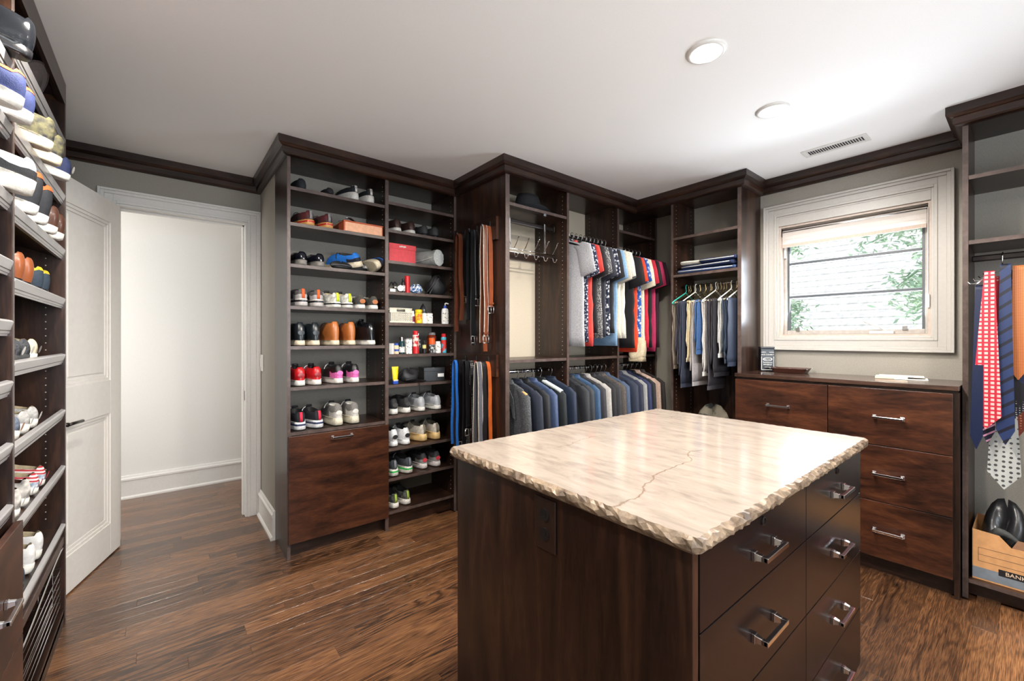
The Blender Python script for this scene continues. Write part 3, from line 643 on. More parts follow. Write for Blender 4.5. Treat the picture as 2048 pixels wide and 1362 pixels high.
def shoe_parts(L=.29, W=.092, hc=.085, hf=.10, sole=.028, flare=.004, toe=.62, platform=0.):
    """meshes of one shoe: sole, upper, lining, tongue, heel tab, laces"""
    fo = outline(L, W, toe=toe); cy, ry, rx = .285 * L, .245 * L, .031
    co = []
    for k in range(NT):
        a = 2 * math.pi * k / NT - math.pi / 2; co.append((rx * math.cos(a), cy + ry * math.sin(a) + (.012 if math.sin(a) < -.9 else .006)))
    def rim(k):
        a = 2 * math.pi * k / NT - math.pi / 2; s = math.sin(a)
        return (hc + (.010 if s < -.85 else 0)) if s < 0 else hc + (hf - hc) * s
    rs = []
    for j in range(9):
        s = j / 8; ring = []
        for k in range(NT):
            back = fo[k][1] < .25 * L
            e = s ** (1.35 if not back else 1.9); f = 1 - (1 - s) ** (2.0 if not back else 1.35)
            bul = .006 * math.sin(math.pi * s)
            x = fo[k][0] * .94 * (1 - e) + co[k][0] * e; y = fo[k][1] * (1 - e) + co[k][1] * e
            if not back: y += 0
            x += math.copysign(bul, x) if abs(x) > .004 else 0
            ring.append((x, y, sole + (rim(k) - sole) * f))
        rs.append(ring)
    up = MB().rings(rs, cap0=False, cap1=False)
    inn = [[(p[0] * .99, p[1], p[2] + .001) for p in rs[-1]], [(p[0] * .84, cy + (p[1] - cy) * .93, p[2] - .004) for p in rs[-1]], [(p[0] * .8, cy + (p[1] - cy) * .9, sole + .02) for p in rs[-1]]]
    li = MB().rings(inn, cap0=False)
    def z0(y): return .012 * max(0, (y / L - .72) / .28) ** 2
    sr = []
    for z, o in ((.002, -.003), (.008, flare), (sole * .6, flare), (sole + .003, flare - .002), (sole + .004, -.006)):
        sr.append([(p[0] + math.copysign(o, p[0]) if abs(p[0]) > .002 else p[0], p[1] + (o if p[1] > L * .5 else -o) * (1 if (p[1] < .1 * L or p[1] > .9 * L) else 0), z + (z0(p[1]) if z < sole * .7 else 0)) for p in fo])
    so = MB().rings(sr)
    yt = cy + ry
    to = MB().ribbon([(0, yt + .05, hf * .80), (0, yt + .02, hf * .95), (0, yt + .0, hf + .008), (0, yt - .002, hf + .016)], [.044, .042, .038, .03], .005, (1, 0, 0))
    ht = MB().ribbon([(0, -.002, sole + .006), (0, -.003, sole + .03), (0, .001, hc - .012), (0, .004, hc + .006), (0, .010, hc + .009)], .016, .004, (1, 0, 0))
    la = MB()
    for q in range(4):
        y = yt + .012 + q * .019; t = (y - yt) / (L - yt); z = sole + (hf - sole) * (1 - t) ** .8 + .004
        la.tube([(-.026, y, z - .010), (-.012, y + .002, z + .001), (.012, y - .002, z + .001), (.026, y, z - .010)], .0024, 5)
    la.tube(smooth_path([(-.012, yt + .008, hf + .005), (-.036, yt, hf - .005), (-.05, yt - .006, hf - .03)], 3), .0022, 5)
    mid = MB().rings([[(p[0] * 1.0 + math.copysign(flare * .9 + .0012, p[0]) if abs(p[0]) > .002 else p[0], p[1] + ((flare + .0012) if p[1] > .9 * L else -(flare + .0012) if p[1] < .1 * L else 0), z) for p in fo] for z in (sole * .62, sole * .86)], cap0=False, cap1=False)
    patch = MB().rings([[(math.cos(a) * .019 * s, -.0035 - .001 * (1 - s), sole + (hc - sole) * .48 + math.sin(a) * .015 * s) for a in [k * math.pi / 8 for k in range(16)]] for s in (1., .2)], cap0=False)
    # closed-in heel counter wraps the back of the shoe
    counter = []
    for j in (0, 1, 2, 3):
        ring = [rs[j][k] for k in range(-5, 6)]
        counter.append([(p[0] * 1.02, p[1] - .0018, p[2]) for p in ring])
    hcn = MB().rings(counter, closed=False, cap0=False, cap1=False)
    band = MB().rings([[(p[0] * 1.03, cy + (p[1] - cy) * 1.02, p[2]) for p in rs[j]] for j in (6, 7, 8)], cap0=False, cap1=False)
    return dict(collar_band=band, sole=so, upper=up, lining=li, tongue=to, heel_tab=ht, laces=la, midsole_stripe=mid, heel_patch=patch, heel_counter=hcn)
def make_shoe(name, label, group, shape, mats):
    t = thing(name, label, 'shoe', group=group); P = shoe_parts(**shape)
    for k, m in mats.items():
        o = P[k].build(k, m, t, smooth=(k not in ('laces',)))
        if k == 'sole': 
            for q in o.data.polygons: q.use_smooth = len(q.vertices) < 5
    return t
LOW = dict(); RUN = dict(sole=.036, hc=.088, hf=.105, flare=.006); BOOT = dict(hc=.135, hf=.14, sole=.03, L=.30); DRESS = dict(W=.09, sole=.018, hc=.075, hf=.085, toe=.5, flare=.002); SLIP = dict(hc=.07, hf=.082, sole=.026)
CHUNK = dict(sole=.046, hc=.10, hf=.118, W=.096, flare=.006)
def pair(name, desc, where, group, shape, mats, spots, pre=('left', 'right')):
    """spots: list of (location, rotation); each shoe is its own thing"""
    first = None
    for i, (loc, rot) in enumerate(spots):
        side = pre[i] if len(spots) > 1 else None
        lab = f'{desc}, {side} one of its pair, {where}' if side else f'{desc} {where}'
        if len(lab.split()) > 16: lab = f'{desc}, {side} of pair, {where}'
        if len(lab.split()) > 16: lab = f'{desc}, {side} one of its pair'
        if first is None: first = o = make_shoe(name, lab, group, shape, mats)
        else: o = dup(first)
        o['label'] = lab; o.location = loc; o.rotation_euler = rot
    return first
blk = leather((24, 24, 27)); wht = fabric((226, 222, 214), .55); crm = fabric((220, 206, 180), .6); navy = fabric((36, 46, 84)); gry = fabric((128, 128, 128)); dgry = fabric((62, 62, 62)); linb = fabric((34, 33, 34)); lint = fabric((186, 170, 138)); lace_w = fabric((225, 225, 225)); lace_k = fabric((28, 28, 28)); tan = leather((176, 104, 52)); brn = leather((70, 44, 34)); ora = fabric((224, 92, 36)); redl = leather((196, 30, 36)); pinkm = fabric((226, 110, 180), .5); silv = leather((176, 178, 182), .22); gum = fabric((206, 150, 86), .5)
G1, G2 = 'shoes in the open shoe cabinet', 'shoes on the tilted rack'
def row(z, xs, ys=2.835, rots=None, tilt=0):
    return [((max(x, .656) if x < 1.2 else max(x, 1.263), ys if not isinstance(ys, (list, tuple)) else ys[i], z + .0008), (tilt, 0, R(rots[i] * (.3 if x > .7 and not 1.2 < x < 1.28 else .03) if rots else 0))) for i, x in enumerate(xs)]
# -- first bay
Z = SHL
pair('dress_shoe', 'single black narrow shoe', 'on the top shelf near the cabinet side', G1, DRESS, dict(sole=blk, upper=fabric((30, 34, 40)), lining=linb), row(Z[0], [.672], 2.87, [24]))
pair('slip_on_shoe', 'small dark pointed shoe', 'on the top shelf before the black and white slip-ons', G1, dict(DRESS, hc=.05, hf=.05, L=.2, W=.07), dict(sole=blk, upper=fabric((34, 32, 36)), lining=linb), row(Z[0], [.838], 2.86, [8]))
pair('slip_on_shoe', 'black slip-on with thick white sole and white heel tab', 'on the top shelf', G1, dict(sole=.05, hc=.09, hf=.095, W=.094), dict(sole=wht, upper=fabric((30, 34, 38)), lining=wht, heel_tab=wht), row(Z[0], [.99, 1.092], 2.835, [32, 6]))
pair('running_shoe', 'black running shoe with tan sole and red side', 'on the second shelf', G1, RUN, dict(sole=gum, upper=fabric((40, 36, 38), rgb2=(92, 30, 34), ns=18), lining=linb, heel_tab=gry, midsole_stripe=redl, laces=lace_k), row(Z[1], [.712, .822], 2.835, [32, 20]))
pair('leather_shoe', 'shiny black leather shoe with grey sole', 'on the third shelf', G1, dict(LOW, sole=.032, hc=.078), dict(sole=fabric((120, 116, 110), .5), upper=leather((20, 22, 30), .15), lining=linb, heel_counter=leather((16, 18, 26), .12)), row(Z[2], [.668, .772], 2.835, [34, 14]))
pair('running_shoe', 'blue running shoe lying tipped with cream sole', 'on the third shelf', G1, RUN, dict(sole=crm, upper=fabric((24, 110, 200)), lining=linb, laces=lace_k, heel_counter=fabric((20, 24, 40))), [((1.03, 2.85, Z[2] + .030), (0, R(-20), R(28))), ((1.122, 2.838, Z[2] + .050), (0, R(62), R(2)))])
pair('running_shoe', 'grey running shoe with orange heel strap', 'on the fourth shelf', G1, CHUNK, dict(sole=fabric((196, 190, 186), .5), upper=fabric((50, 48, 52), rgb2=(96, 92, 92), ns=14), lining=linb, heel_tab=ora, heel_counter=fabric((176, 172, 170)), midsole_stripe=blk), row(Z[3], [.668, .756], 2.835, [36, -18]))
pair('running_shoe', 'white knit running shoe with neon yellow heel', 'on the fourth shelf', G1, RUN, dict(sole=wht, upper=fabric((226, 226, 218), rgb2=(150, 146, 138), ns=40), tongue=linb, lining=lint, heel_tab=fabric((206, 226, 40)), midsole_stripe=blk, laces=lace_w), row(Z[3], [.872, .950], 2.835, [30, 24]))
pair('slip_on_shoe', 'dark grey canvas shoe with tan heel patch', 'on the fourth shelf', G1, dict(SLIP, hc=.08, hf=.09), dict(sole=wht, upper=fabric((74, 72, 66), rgb2=(52, 50, 46), ns=120), lining=lint, heel_patch=tan, laces=lace_w), row(Z[3], [1.032, 1.118], 2.835, [8, -4]))
pair('boot', 'black leather boot with cream sole', 'on the fifth shelf', G1, BOOT, dict(sole=crm, upper=leather((28, 34, 38)), lining=linb, heel_patch=leather((22, 26, 30))), row(Z[4], [.632, .742], 2.835, [3, 0]))
pair('boot', 'tan leather boot with cream sole', 'on the fifth shelf', G1, dict(BOOT, hc=.145, hf=.145), dict(sole=crm, upper=tan, lining=brn, laces=lace_k), row(Z[4], [.864, .965], 2.835, [10, -8]))
pair('boot', 'black laced high-top shoe with white sole', 'on the fifth shelf', G1, dict(BOOT, hc=.14, hf=.165), dict(sole=wht, upper=leather((20, 21, 26), .2), lining=linb, laces=lace_k, tongue=blk), row(Z[4], [1.105], 2.84, [26]))
pair('sneaker', 'red leather sneaker with black lining and white sole', 'on the sixth shelf', G1, dict(LOW, hc=.105, hf=.115, sole=.032), dict(sole=wht, upper=redl, lining=leather((16, 16, 18)), laces=lace_w, tongue=blk, heel_patch=leather((150, 20, 26))), row(Z[5], [.652, .752], 2.835, [6, 2]))
pair('sneaker', 'pink and white sneaker with black heel', 'on the sixth shelf', G1, dict(LOW, hc=.112, hf=.12, sole=.032), dict(sole=wht, upper=fabric((26, 26, 28), .35), tongue=linb, lining=linb, heel_counter=pinkm, heel_patch=pinkm, laces=lace_w), row(Z[5], [.886, .988], 2.835, [8, -6]))
pair('running_shoe', 'navy running shoe with white sole and red pull tab', 'on the drawer top', G1, CHUNK, dict(sole=fabric((226, 226, 226), .45), upper=fabric((24, 26, 34)), tongue=linb, lining=linb, heel_tab=fabric((220, 40, 70)), midsole_stripe=navy, laces=lace_w), row(Z[6], [.655, .762], 2.835, [20, 30]))
pair('sneaker', 'grey and bone chunky sneaker', 'on the drawer top', G1, dict(CHUNK, hc=.125, hf=.13), dict(sole=fabric((214, 206, 184), .5), upper=fabric((120, 116, 112)), tongue=linb, lining=wht, heel_patch=fabric((220, 216, 208)), heel_counter=fabric((206, 202, 196)), laces=lace_w), row(Z[6], [.880, .986], 2.835, [0, -2]))
# -- second bay
Y = SHR
pair('leather_shoe', 'brown leather shoe with white sole', 'on the second bay shelf', G1, dict(LOW, sole=.024), dict(sole=wht, upper=leather((62, 44, 40)), lining=linb, laces=lace_k), row(Y[1], [1.29, 1.398], 2.835, [6, 2]))
pair('leather_shoe', 'dark grey suede shoe', 'beside the brown leather shoes', G1, dict(LOW, sole=.016, hc=.075), dict(sole=blk, upper=fabric((56, 56, 58)), lining=linb), row(Y[1], [1.50, 1.59], 2.835, [-16, -10]))
pair('sneaker', 'black canvas sneaker with white logo tongue and white sole', 'in the second bay', G1, dict(LOW, hc=.1, hf=.115, sole=.036), dict(sole=wht, upper=fabric((34, 34, 36)), lining=linb, laces=lace_k, heel_patch=fabric((60, 60, 60))), row(Y[7], [1.26, 1.36], 2.835, [12, 4]))
pair('sneaker', 'metallic silver sneaker with white sole', 'in the second bay', G1, dict(LOW, hc=.095, hf=.11, sole=.03), dict(sole=wht, upper=silv, tongue=linb, lining=fabric((150, 150, 150)), laces=lace_w, heel_counter=silv), row(Y[7], [1.475, 1.61], 2.835, [-8, 6]))
pair('sneaker', 'white leather sneaker with black heel tab', 'in the second bay', G1, dict(LOW, hc=.108, hf=.118, sole=.032), dict(sole=fabric((236, 236, 236), .4), upper=fabric((230, 230, 232), .45), tongue=linb, lining=linb, heel_patch=fabric((30, 30, 32)), laces=lace_w), row(Y[8], [1.258, 1.355], 2.835, [4, 0]))
pair('sneaker', 'cream knit sneaker with amber ribbed sole', 'in the second bay', G1, dict(CHUNK, sole=.05, hc=.11, hf=.125), dict(sole=fabric((226, 190, 130), .4, ns=16), upper=fabric((206, 198, 184), rgb2=(170, 162, 150), ns=30), tongue=linb, lining=fabric((90, 84, 70)), laces=crm, heel_tab=fabric((120, 112, 96))), row(Y[8], [1.50, 1.60], [2.85, 2.84], [30, -12]))
pair('running_shoe', 'grey running shoe with green-edged white sole', 'low in the second bay', G1, CHUNK, dict(sole=wht, upper=fabric((58, 62, 68)), tongue=linb, lining=linb, midsole_stripe=fabric((40, 190, 80)), heel_tab=fabric((120, 126, 136)), laces=lace_w), row(Y[9], [1.262, 1.375], 2.835, [10, 24]))
pair('running_shoe', 'grey running shoe with red heel logo', 'low in the second bay', G1, dict(RUN, hc=.1, hf=.11), dict(sole=fabric((216, 208, 206), .5), upper=fabric((52, 52, 54)), lining=linb, heel_counter=fabric((150, 150, 150)), heel_patch=fabric((206, 60, 74))), row(Y[9], [1.505, 1.61], [2.86, 2.85], [0, -4]))
pair('running_shoe', 'black woven running shoe with white sole', 'on the lowest shelf of the second bay', G1, RUN, dict(sole=wht, upper=fabric((44, 44, 42), rgb2=(90, 90, 84), ns=60), tongue=linb, lining=linb, heel_tab=fabric((160, 190, 70)), laces=lace_k), row(Y[10], [1.268, 1.366], [2.835, 2.85], [18, 12]))
# -- tilted rack: toes to the wall, heels to the room, standing on the slope
def rack(zl, ys, spin=None, back=.0):
    """zl = lip height; shoes stand behind the lip on the tilted board"""
    out = []
    for i, y in enumerate(ys):
        c, s = math.cos(TILT), math.sin(TILT); u, w = (.013 + back, .0200) if zl < 1.6 else (-.055 if zl > 1.73 else -.03, .0435)   # on the high shelves the heels rest on the lip
        loc = (RX - .022 + (-u * c + w * s), y, zl - .032 + (u * s + w * c))
        M = Matrix.Rotation(TILT, 3, 'Y') @ Matrix.Rotation(R(90 + (spin[i] if spin else 0)), 3, 'Z')
        out.append((loc, M.to_euler()))
    return out
FARY = (2.05, 2.15, 2.30, 2.40, 2.55, 2.65, 2.77)
pre = ('nearer', 'farther')
pair('sneaker', 'camouflage sneaker with cream sole', 'on the upper tilted shelf', G2, dict(LOW, hc=.105, hf=.115, sole=.034), dict(sole=crm, upper=fabric((120, 114, 78), rgb2=(30, 32, 40), ns=30), lining=linb, laces=lace_k), rack(FAR[1], (2.19, 2.36)), pre)
pair('sneaker', 'single navy sneaker with white sole', 'beside the camouflage sneakers', G2, LOW, dict(sole=wht, upper=navy, lining=linb, heel_patch=wht), rack(FAR[1], (2.56,)))
pair('boot', 'black boot with orange collar stripe and white sole', 'on a tilted shelf', G2, dict(BOOT, sole=.034), dict(sole=wht, upper=fabric((34, 36, 42)), lining=linb, collar_band=ora), rack(FAR[2], (2.12, 2.28)), pre)
pair('loafer', 'brown leather loafer with white sole', 'beside the orange-striped boots', G2, dict(LOW, hc=.10, hf=.105, sole=.03), dict(sole=wht, upper=leather((86, 56, 44)), lining=linb), rack(FAR[2], (2.46, 2.60)), pre)
pair('leather_shoe', 'black shoe beside the divider', 'on the tilted shelf with brown boots', G2, LOW, dict(sole=blk, upper=fabric((36, 40, 50)), lining=linb), rack(FAR[3], (2.04,)))
pair('boot', 'cognac brown leather boot', 'on a tilted shelf', G2, dict(BOOT, hc=.11, hf=.115), dict(sole=blk, upper=leather((150, 84, 48)), lining=brn), rack(FAR[3], (2.19, 2.32)), pre)
pair('boot', 'navy boot with yellow pull tab', 'beside the cognac boots', G2, dict(BOOT, hc=.10, hf=.105, W=.085), dict(sole=blk, upper=fabric((48, 62, 76)), lining=linb, collar_band=fabric((230, 190, 40))), rack(FAR[3], (2.50, 2.62)), pre)
pair('sneaker', 'single coral sneaker with white sole', 'beside the rack divider', G2, LOW, dict(sole=wht, upper=fabric((232, 92, 92)), lining=linb), rack(FAR[4], (2.05,)))
pair('slip_on_shoe', 'charcoal wool slip-on', 'at waist height on the tilted rack', G2, SLIP, dict(sole=dgry, upper=fabric((78, 80, 84), rgb2=(40, 42, 46), ns=140), lining=lint, heel_patch=wht), rack(FAR[4], (2.17, 2.30)), pre)
pair('slip_on_shoe', 'single cream canvas shoe with small brown tag', 'beside the charcoal slip-ons', G2, SLIP, dict(sole=wht, upper=fabric((220, 208, 180)), lining=lint, heel_patch=brn), rack(FAR[4], (2.42,)))
pair('slip_on_shoe', 'single tan shoe', 'next to the blue-grey denim shoe', G2, SLIP, dict(sole=crm, upper=fabric((120, 92, 66)), lining=lint), rack(FAR[5], (2.03,)))
pair('slip_on_shoe', 'blue-grey denim slip-on with white sole and tan tab', 'on the tilted rack', G2, dict(SLIP, sole=.034), dict(sole=wht, upper=fabric((110, 120, 136), rgb2=(84, 92, 108), ns=120), lining=lint, heel_patch=tan), rack(FAR[5], (2.15,)))
pair('slip_on_shoe', 'pale grey canvas slip-on with white sole', 'on the tilted rack', G2, dict(SLIP, sole=.034), dict(sole=wht, upper=fabric((186, 184, 180), rgb2=(156, 154, 152), ns=120), lining=lint, heel_patch=wht), rack(FAR[5], (2.29, 2.42)), pre)
def flag_mat():
    m = bpy.data.materials.new('striped_canvas'); m.use_nodes = True; nt = m.node_tree; N = nt.nodes; L = nt.links; p = N['Principled BSDF']; p.inputs['Roughness'].default_value = .7
    tc = N.new('ShaderNodeTexCoord'); wv_ = N.new('ShaderNodeTexWave'); wv_.bands_direction = 'Z'; wv_.inputs['Scale'].default_value = 26; wv_.inputs['Distortion'].default_value = .5
    rp = N.new('ShaderNodeValToRGB'); rp.color_ramp.interpolation = 'CONSTANT'; e = rp.color_ramp.elements; e[0].color = (*lin(224, 220, 214), 1); e[1].position = .5; e[1].color = (*lin(176, 40, 52), 1)
    L.new(tc.outputs['Object'], wv_.inputs[0]); L.new(wv_.outputs[0], rp.inputs[0]); L.new(rp.outputs[0], p.inputs['Base Color']); return m
m_flag = flag_mat()
pair('slip_on_shoe', 'red and white striped slip-on with starry blue heel', 'on the tilted rack', G2, SLIP, dict(sole=wht, upper=m_flag, lining=lint, heel_counter=fabric((110, 140, 170), rgb2=(220, 224, 228), ns=70), heel_patch=fabric((196, 40, 66))), rack(FAR[6], (2.44, 2.56)), pre)
pair('sneaker', 'black, white and red patterned sneaker', 'on the tilted rack', G2, LOW, dict(sole=wht, upper=fabric((44, 42, 44), rgb2=(220, 214, 206), ns=22), lining=brn, heel_patch=wht), rack(FAR[6], (2.16, 2.29)), pre)
pair('sneaker', 'single white sneaker beside the divider', 'next to the patterned sneakers', G2, LOW, dict(sole=wht, upper=wht, lining=lint), rack(FAR[6], (2.04,)))
pair('slip_on_shoe', 'white padded slip-on', 'on the lowest tilted shelf', G2, dict(SLIP, hc=.095, hf=.10, sole=.034), dict(sole=wht, upper=fabric((226, 224, 220), rgb2=(200, 198, 196), ns=40), lining=lint), rack(FAR[7], (2.36, 2.49)), pre)
pair('slip_on_shoe', 'navy felt slipper', 'on the lowest tilted shelf', G2, SLIP, dict(sole=dgry, upper=fabric((52, 58, 70)), lining=linb), rack(FAR[7], (2.09, 2.22)), pre)
pair('leather_shoe', 'single glossy black quilted shoe', 'high on the near bay of the tilted rack', G2, dict(LOW, hc=.11, hf=.12), dict(sole=blk, upper=leather((22, 24, 28), .14), lining=linb), rack(NEAR[0], (1.888,)))
pair('slip_on_shoe', 'navy canvas slip-on with orange collar and white sole', 'in the near bay of the tilted rack', G2, dict(LOW, hc=.095, hf=.10, sole=.034), dict(sole=wht, upper=fabric((46, 58, 108)), lining=linb, collar_band=ora), rack(NEAR[1], (1.78, 1.889)), pre)
pair('sneaker', 'single white knit sneaker with black collar and fluffy sole', 'in the near bay of the tilted rack', G2, dict(CHUNK), dict(sole=fabric((228, 222, 212), .8, ns=60), upper=fabric((206, 206, 208)), lining=linb, heel_counter=fabric((40, 42, 46))), rack(NEAR[2], (1.89,)))
pair('sandal', 'single tan woven sandal', 'low in the near bay of the tilted rack', G2, SLIP, dict(sole=brn, upper=fabric((206, 150, 100), rgb2=(150, 100, 62), ns=40), lining=tan), rack(NEAR[7], (1.88,)))
# ------------------------------------------------------------------ boxes, bottles and bags in the shoe cabinet
def obox(name, label, cat, c, size, rotz, parts, group=None):
    """box thing; parts = list of (part name, x0,x1,y0,y1,z0,z1 as fractions of size, material)"""
    t = thing(name, label, cat, c, (0, 0, R(rotz)), group); a, b, d = size
    for n, x0, x1, y0, y1, z0, z1, m in parts: box((x0 - .5) * a, (x1 - .5) * a, (y0 - .5) * b, (y1 - .5) * b, z0 * d, z1 * d).build(n, m, t, bevel=.0015)
    return t
m_orange = mat('orange_card', lin(196, 92, 52), .5, nscale=60); m_peach = mat('peach_card', lin(240, 178, 140), .5, nscale=60)
obox('shoe_box', 'flat orange and peach box on the second shelf', 'box', (1.04, 2.965, Z[1] + .001), (.262, .27, .072), 0, [('box_body', 0, 1, 0, 1, 0, .9, m_orange), ('box_end', .03, .97, -.008, 0, .05, .86, m_peach), ('box_lid', -.006, 1.006, -.006, 1.006, .9, 1, m_orange)])
# black belt lying on that box
MB().ribbon(smooth_path([(.90, 2.90, Z[1] + .076), (.96, 2.89, Z[1] + .105), (1.02, 2.9, Z[1] + .082), (1.10, 2.91, Z[1] + .078), (1.16, 2.90, Z[1] + .077)], 5), .03, .004, (0, 1, 0)).build('folded_belt', leather((26, 24, 26)))
tag(bpy.data.objects['folded_belt'], 'black strap lying across the orange box', 'belt')
m_red = mat('red_card', lin(214, 62, 70), .55, nscale=60)
rb = obox('gift_box', 'red lidded cardboard box beside the rolled grey mat', 'box', (1.322, 2.93, Y[2] + .001), (.205, .18, .128), 0, [('box_body', .012, .988, .012, .988, 0, .75, m_red), ('box_lid', 0, 1, 0, 1, .72, 1, m_red)])
m_logo = mat('logo_white', lin(236, 226, 220), .5, nscale=30)
lg = MB()
lr_ = random.Random(4)
for k in range(9): lg.box(-.026 + k * .0056, -.022 + k * .0056, -.0912, -.0902, .104 + lr_.random() * .003, .114 + lr_.random() * .003)
lg.box(-.024, .026, -.0912, -.0902, .1075, .1095).build('printed_mark', m_logo, rb)
mr = thing('rolled_mat', 'rolled pale grey drawstring bag beside the red box', 'bag', (1.605, 2.83, Y[2] + .066), (0, 0, R(22)))
m_roll = fabric((170, 172, 168), .6, rgb2=(140, 142, 140), ns=20)
mb = MB().rings([[(r * math.cos(a * math.pi / 12) * (1 + .02 * math.sin(3 * a + j)), y, r * math.sin(a * math.pi / 12) * (1 + .03 * math.cos(2 * a + j))) for a in range(24)] for j, (r, y) in enumerate(((.055, .30), (.060, .26), (.061, .15), (.058, .06), (.060, .02), (.061, 0)))], cap1=False)
mb.build('bag_body', m_roll, mr, smooth=True)
MB().rings([[(r * math.cos(a * math.pi / 12), -.001 - .006 * (1 - r / .06) + .003 * math.sin(2.5 * a), r * math.sin(a * math.pi / 12)) for a in range(24)] for r in (.061, .052, .035, .016, .002)], cap0=False).build('gathered_end', fabric((206, 208, 204), .6), mr, smooth=True)
MB().tube(smooth_path([(-.058, .0, .0), (-.062, .1, -.02), (-.058, .2, -.026)], 4), .003, 6).build('drawstring', wht, mr)
# generic bottle
def bottle(name, label, cat, x, y, z, prof, mbody, mcap=None, cap=None, mlabel=None, lz=None, group='toiletries in the shoe cabinet', n=16, sx=1., sy=1.):
    t = thing(name, label, cat, (x, y, z + .0008), group=group)
    MB().lathe(prof, n=n, sx=sx, sy=sy).build('bottle_body', mbody, t, smooth=False, bevel=.001)
    if cap: MB().lathe(cap, n=n, sx=sx, sy=sy).build('cap', mcap, t, bevel=.001)
    if lz:
        rr = max(r for r, _ in prof) + .0008
        MB().rings([[(rr * sx * math.cos(2 * math.pi * k / n), rr * sy * math.sin(2 * math.pi * k / n), q) for k in range(n)] for q in lz], cap0=False, cap1=False).build('label_band', mlabel, t)
    return t
def cyl(r, h, s=.85): return [(r * .94, 0), (r, .004), (r, h * s), (r * .72, h * .96), (r * .5, h)]
def can(r, h): return [(r * .95, 0), (r, .004), (r, h * .96), (r * .9, h)]
def capp(r, z, h): return [(r, z), (r, z + h * .85), (r * .85, z + h)]
pw = mat('plastic_white', lin(232, 230, 226), .35, nscale=40); pk = mat('plastic_black', lin(26, 26, 28), .3, nscale=40); pr_ = mat('can_red', lin(206, 34, 40), .3, nscale=40); py_ = mat('plastic_yellow', lin(244, 204, 28), .35, nscale=40); pb = mat('plastic_blue', lin(36, 74, 170), .35, nscale=40); po = mat('plastic_orange', lin(236, 92, 26), .35, nscale=40); pa = mat('plastic_amber', lin(110, 40, 20), .2, nscale=40); pt = mat('plastic_teal', lin(70, 170, 190), .35, nscale=40); pg = mat('plastic_grey', lin(120, 120, 120), .35, nscale=40); pm = mat('plastic_maroon', lin(120, 30, 60), .35, nscale=40)
print_lab = mat('printed_label', lin(226, 222, 212), .45, col2=lin(90, 90, 96), nscale=60, lo=.38, hi=.46)
print_dark = mat('printed_label_dark', lin(190, 190, 186), .45, col2=lin(30, 34, 40), nscale=50, lo=.5, hi=.6)
print_red = mat('printed_label_red', lin(226, 210, 200), .45, col2=lin(196, 30, 36), nscale=34, lo=.44, hi=.52)
print_org = mat('printed_label_orange', lin(250, 206, 30), .45, col2=lin(226, 110, 30), nscale=24, lo=.4, hi=.5)
z = Y[3]
t = thing('shoe_care_tin', 'silver and black tangle of shoe-care tins', 'tin', (1.275, 2.855, z + .001), group='toiletries in the shoe cabinet')
MB().lathe([(.024, 0), (.024, .016), (.02, .018)]).xf(Matrix.Translation((.026, -.01, .026)) @ Matrix.Rotation(R(80), 4, 'X')).build('round_tin', nickel, t)
MB().lathe([(.014, .018), (.014, .021)]).xf(Matrix.Translation((.026, -.01, .026)) @ Matrix.Rotation(R(80), 4, 'X')).build('tin_disc', pw, t)
box(-.05, -.008, -.02, .02, 0, .022).build('flat_tin', pw, t, bevel=.003); box(-.01, .044, .0, .03, .03, .044).build('strap_clip', nickel, t, bevel=.002); MB().tube(smooth_path([(-.05, .01, .03), (-.03, .0, .07), (-.015, .01, .05), (.0, .02, .075), (.02, .02, .058)], 5), .004, 6).build('dark_strap', pk, t)
bottle('polish_bottle', 'slim black bottle with cream label in front of the red tube', 'bottle', 1.325, 2.84, z, cyl(.013, .085), pk, pk, capp(.009, .085, .014), print_lab, (.012, .05))
bottle('red_tube', 'tall slim red tube standing behind the polish bottle', 'tube', 1.368, 2.865, z, can(.018, .125), pr_)
t = thing('bandana', 'crumpled blue and white printed cloth', 'cloth', (1.44, 2.87, z + .001))
def blob(r, h, seed, n=18, m=7, sx=1., sy=1., amp=.2):
    q = random.Random(seed); ph = [q.uniform(0, 6) for _ in range(6)]
    return MB().rings([[((r * math.sin(math.pi * (j + .25) / (m + .5))) * (1 + amp * math.sin(3 * a + ph[0] + j) + amp * .6 * math.sin(5 * a + ph[1] - j)) * math.cos(a) * sx, (r * math.sin(math.pi * (j + .25) / (m + .5))) * (1 + amp * math.sin(2 * a + ph[2] + j)) * math.sin(a) * sy, max(0., h / 2 * (1 - math.cos(math.pi * (j + .02) / m)) * (1 + .25 * math.sin(2 * a + ph[3]) * (j > 1)))) for a in [2 * math.pi * k / n for k in range(n)]] for j in range(m + 1)])
blob(.046, .06, 3).build('bandana_cloth', mat('bandana_print', lin(226, 232, 238), .8, col2=lin(30, 90, 150), nscale=80, lo=.46, hi=.54), t, smooth=True)
t = thing('toiletry_bag', 'slouched black nylon bag with open flap', 'bag', (1.625, 2.91, z + .001))
nyl = fabric((34, 34, 36), .55, ns=30)
blob(.085, .13, 5, amp=.12, sy=.75).build('bag_body', nyl, t, smooth=True)
MB().ribbon(smooth_path([(-.10, -.03, .01), (-.07, -.05, .06), (-.035, -.05, .13), (.0, -.03, .15), (.03, -.01, .13)], 5), .06, .005, (.35, 1, 0)).build('bag_flap', nyl, t, smooth=True)
MB().tube(smooth_path([(-.09, -.07, .006), (-.06, -.06, .05), (-.03, -.065, .10), (.0, -.05, .13)], 5), .0035, 6).build('zip_edge', fabric((70, 70, 74)), t)
z = Y[4]
t = thing('woven_basket', 'pale grey woven plastic basket with a handle slot', 'basket', (1.305, 2.90, z + .001))
m_bsk = mat('woven_plastic', lin(206, 200, 182), .5, nscale=40)
bw, bd, bh = .165, .13, .105
mb = MB()
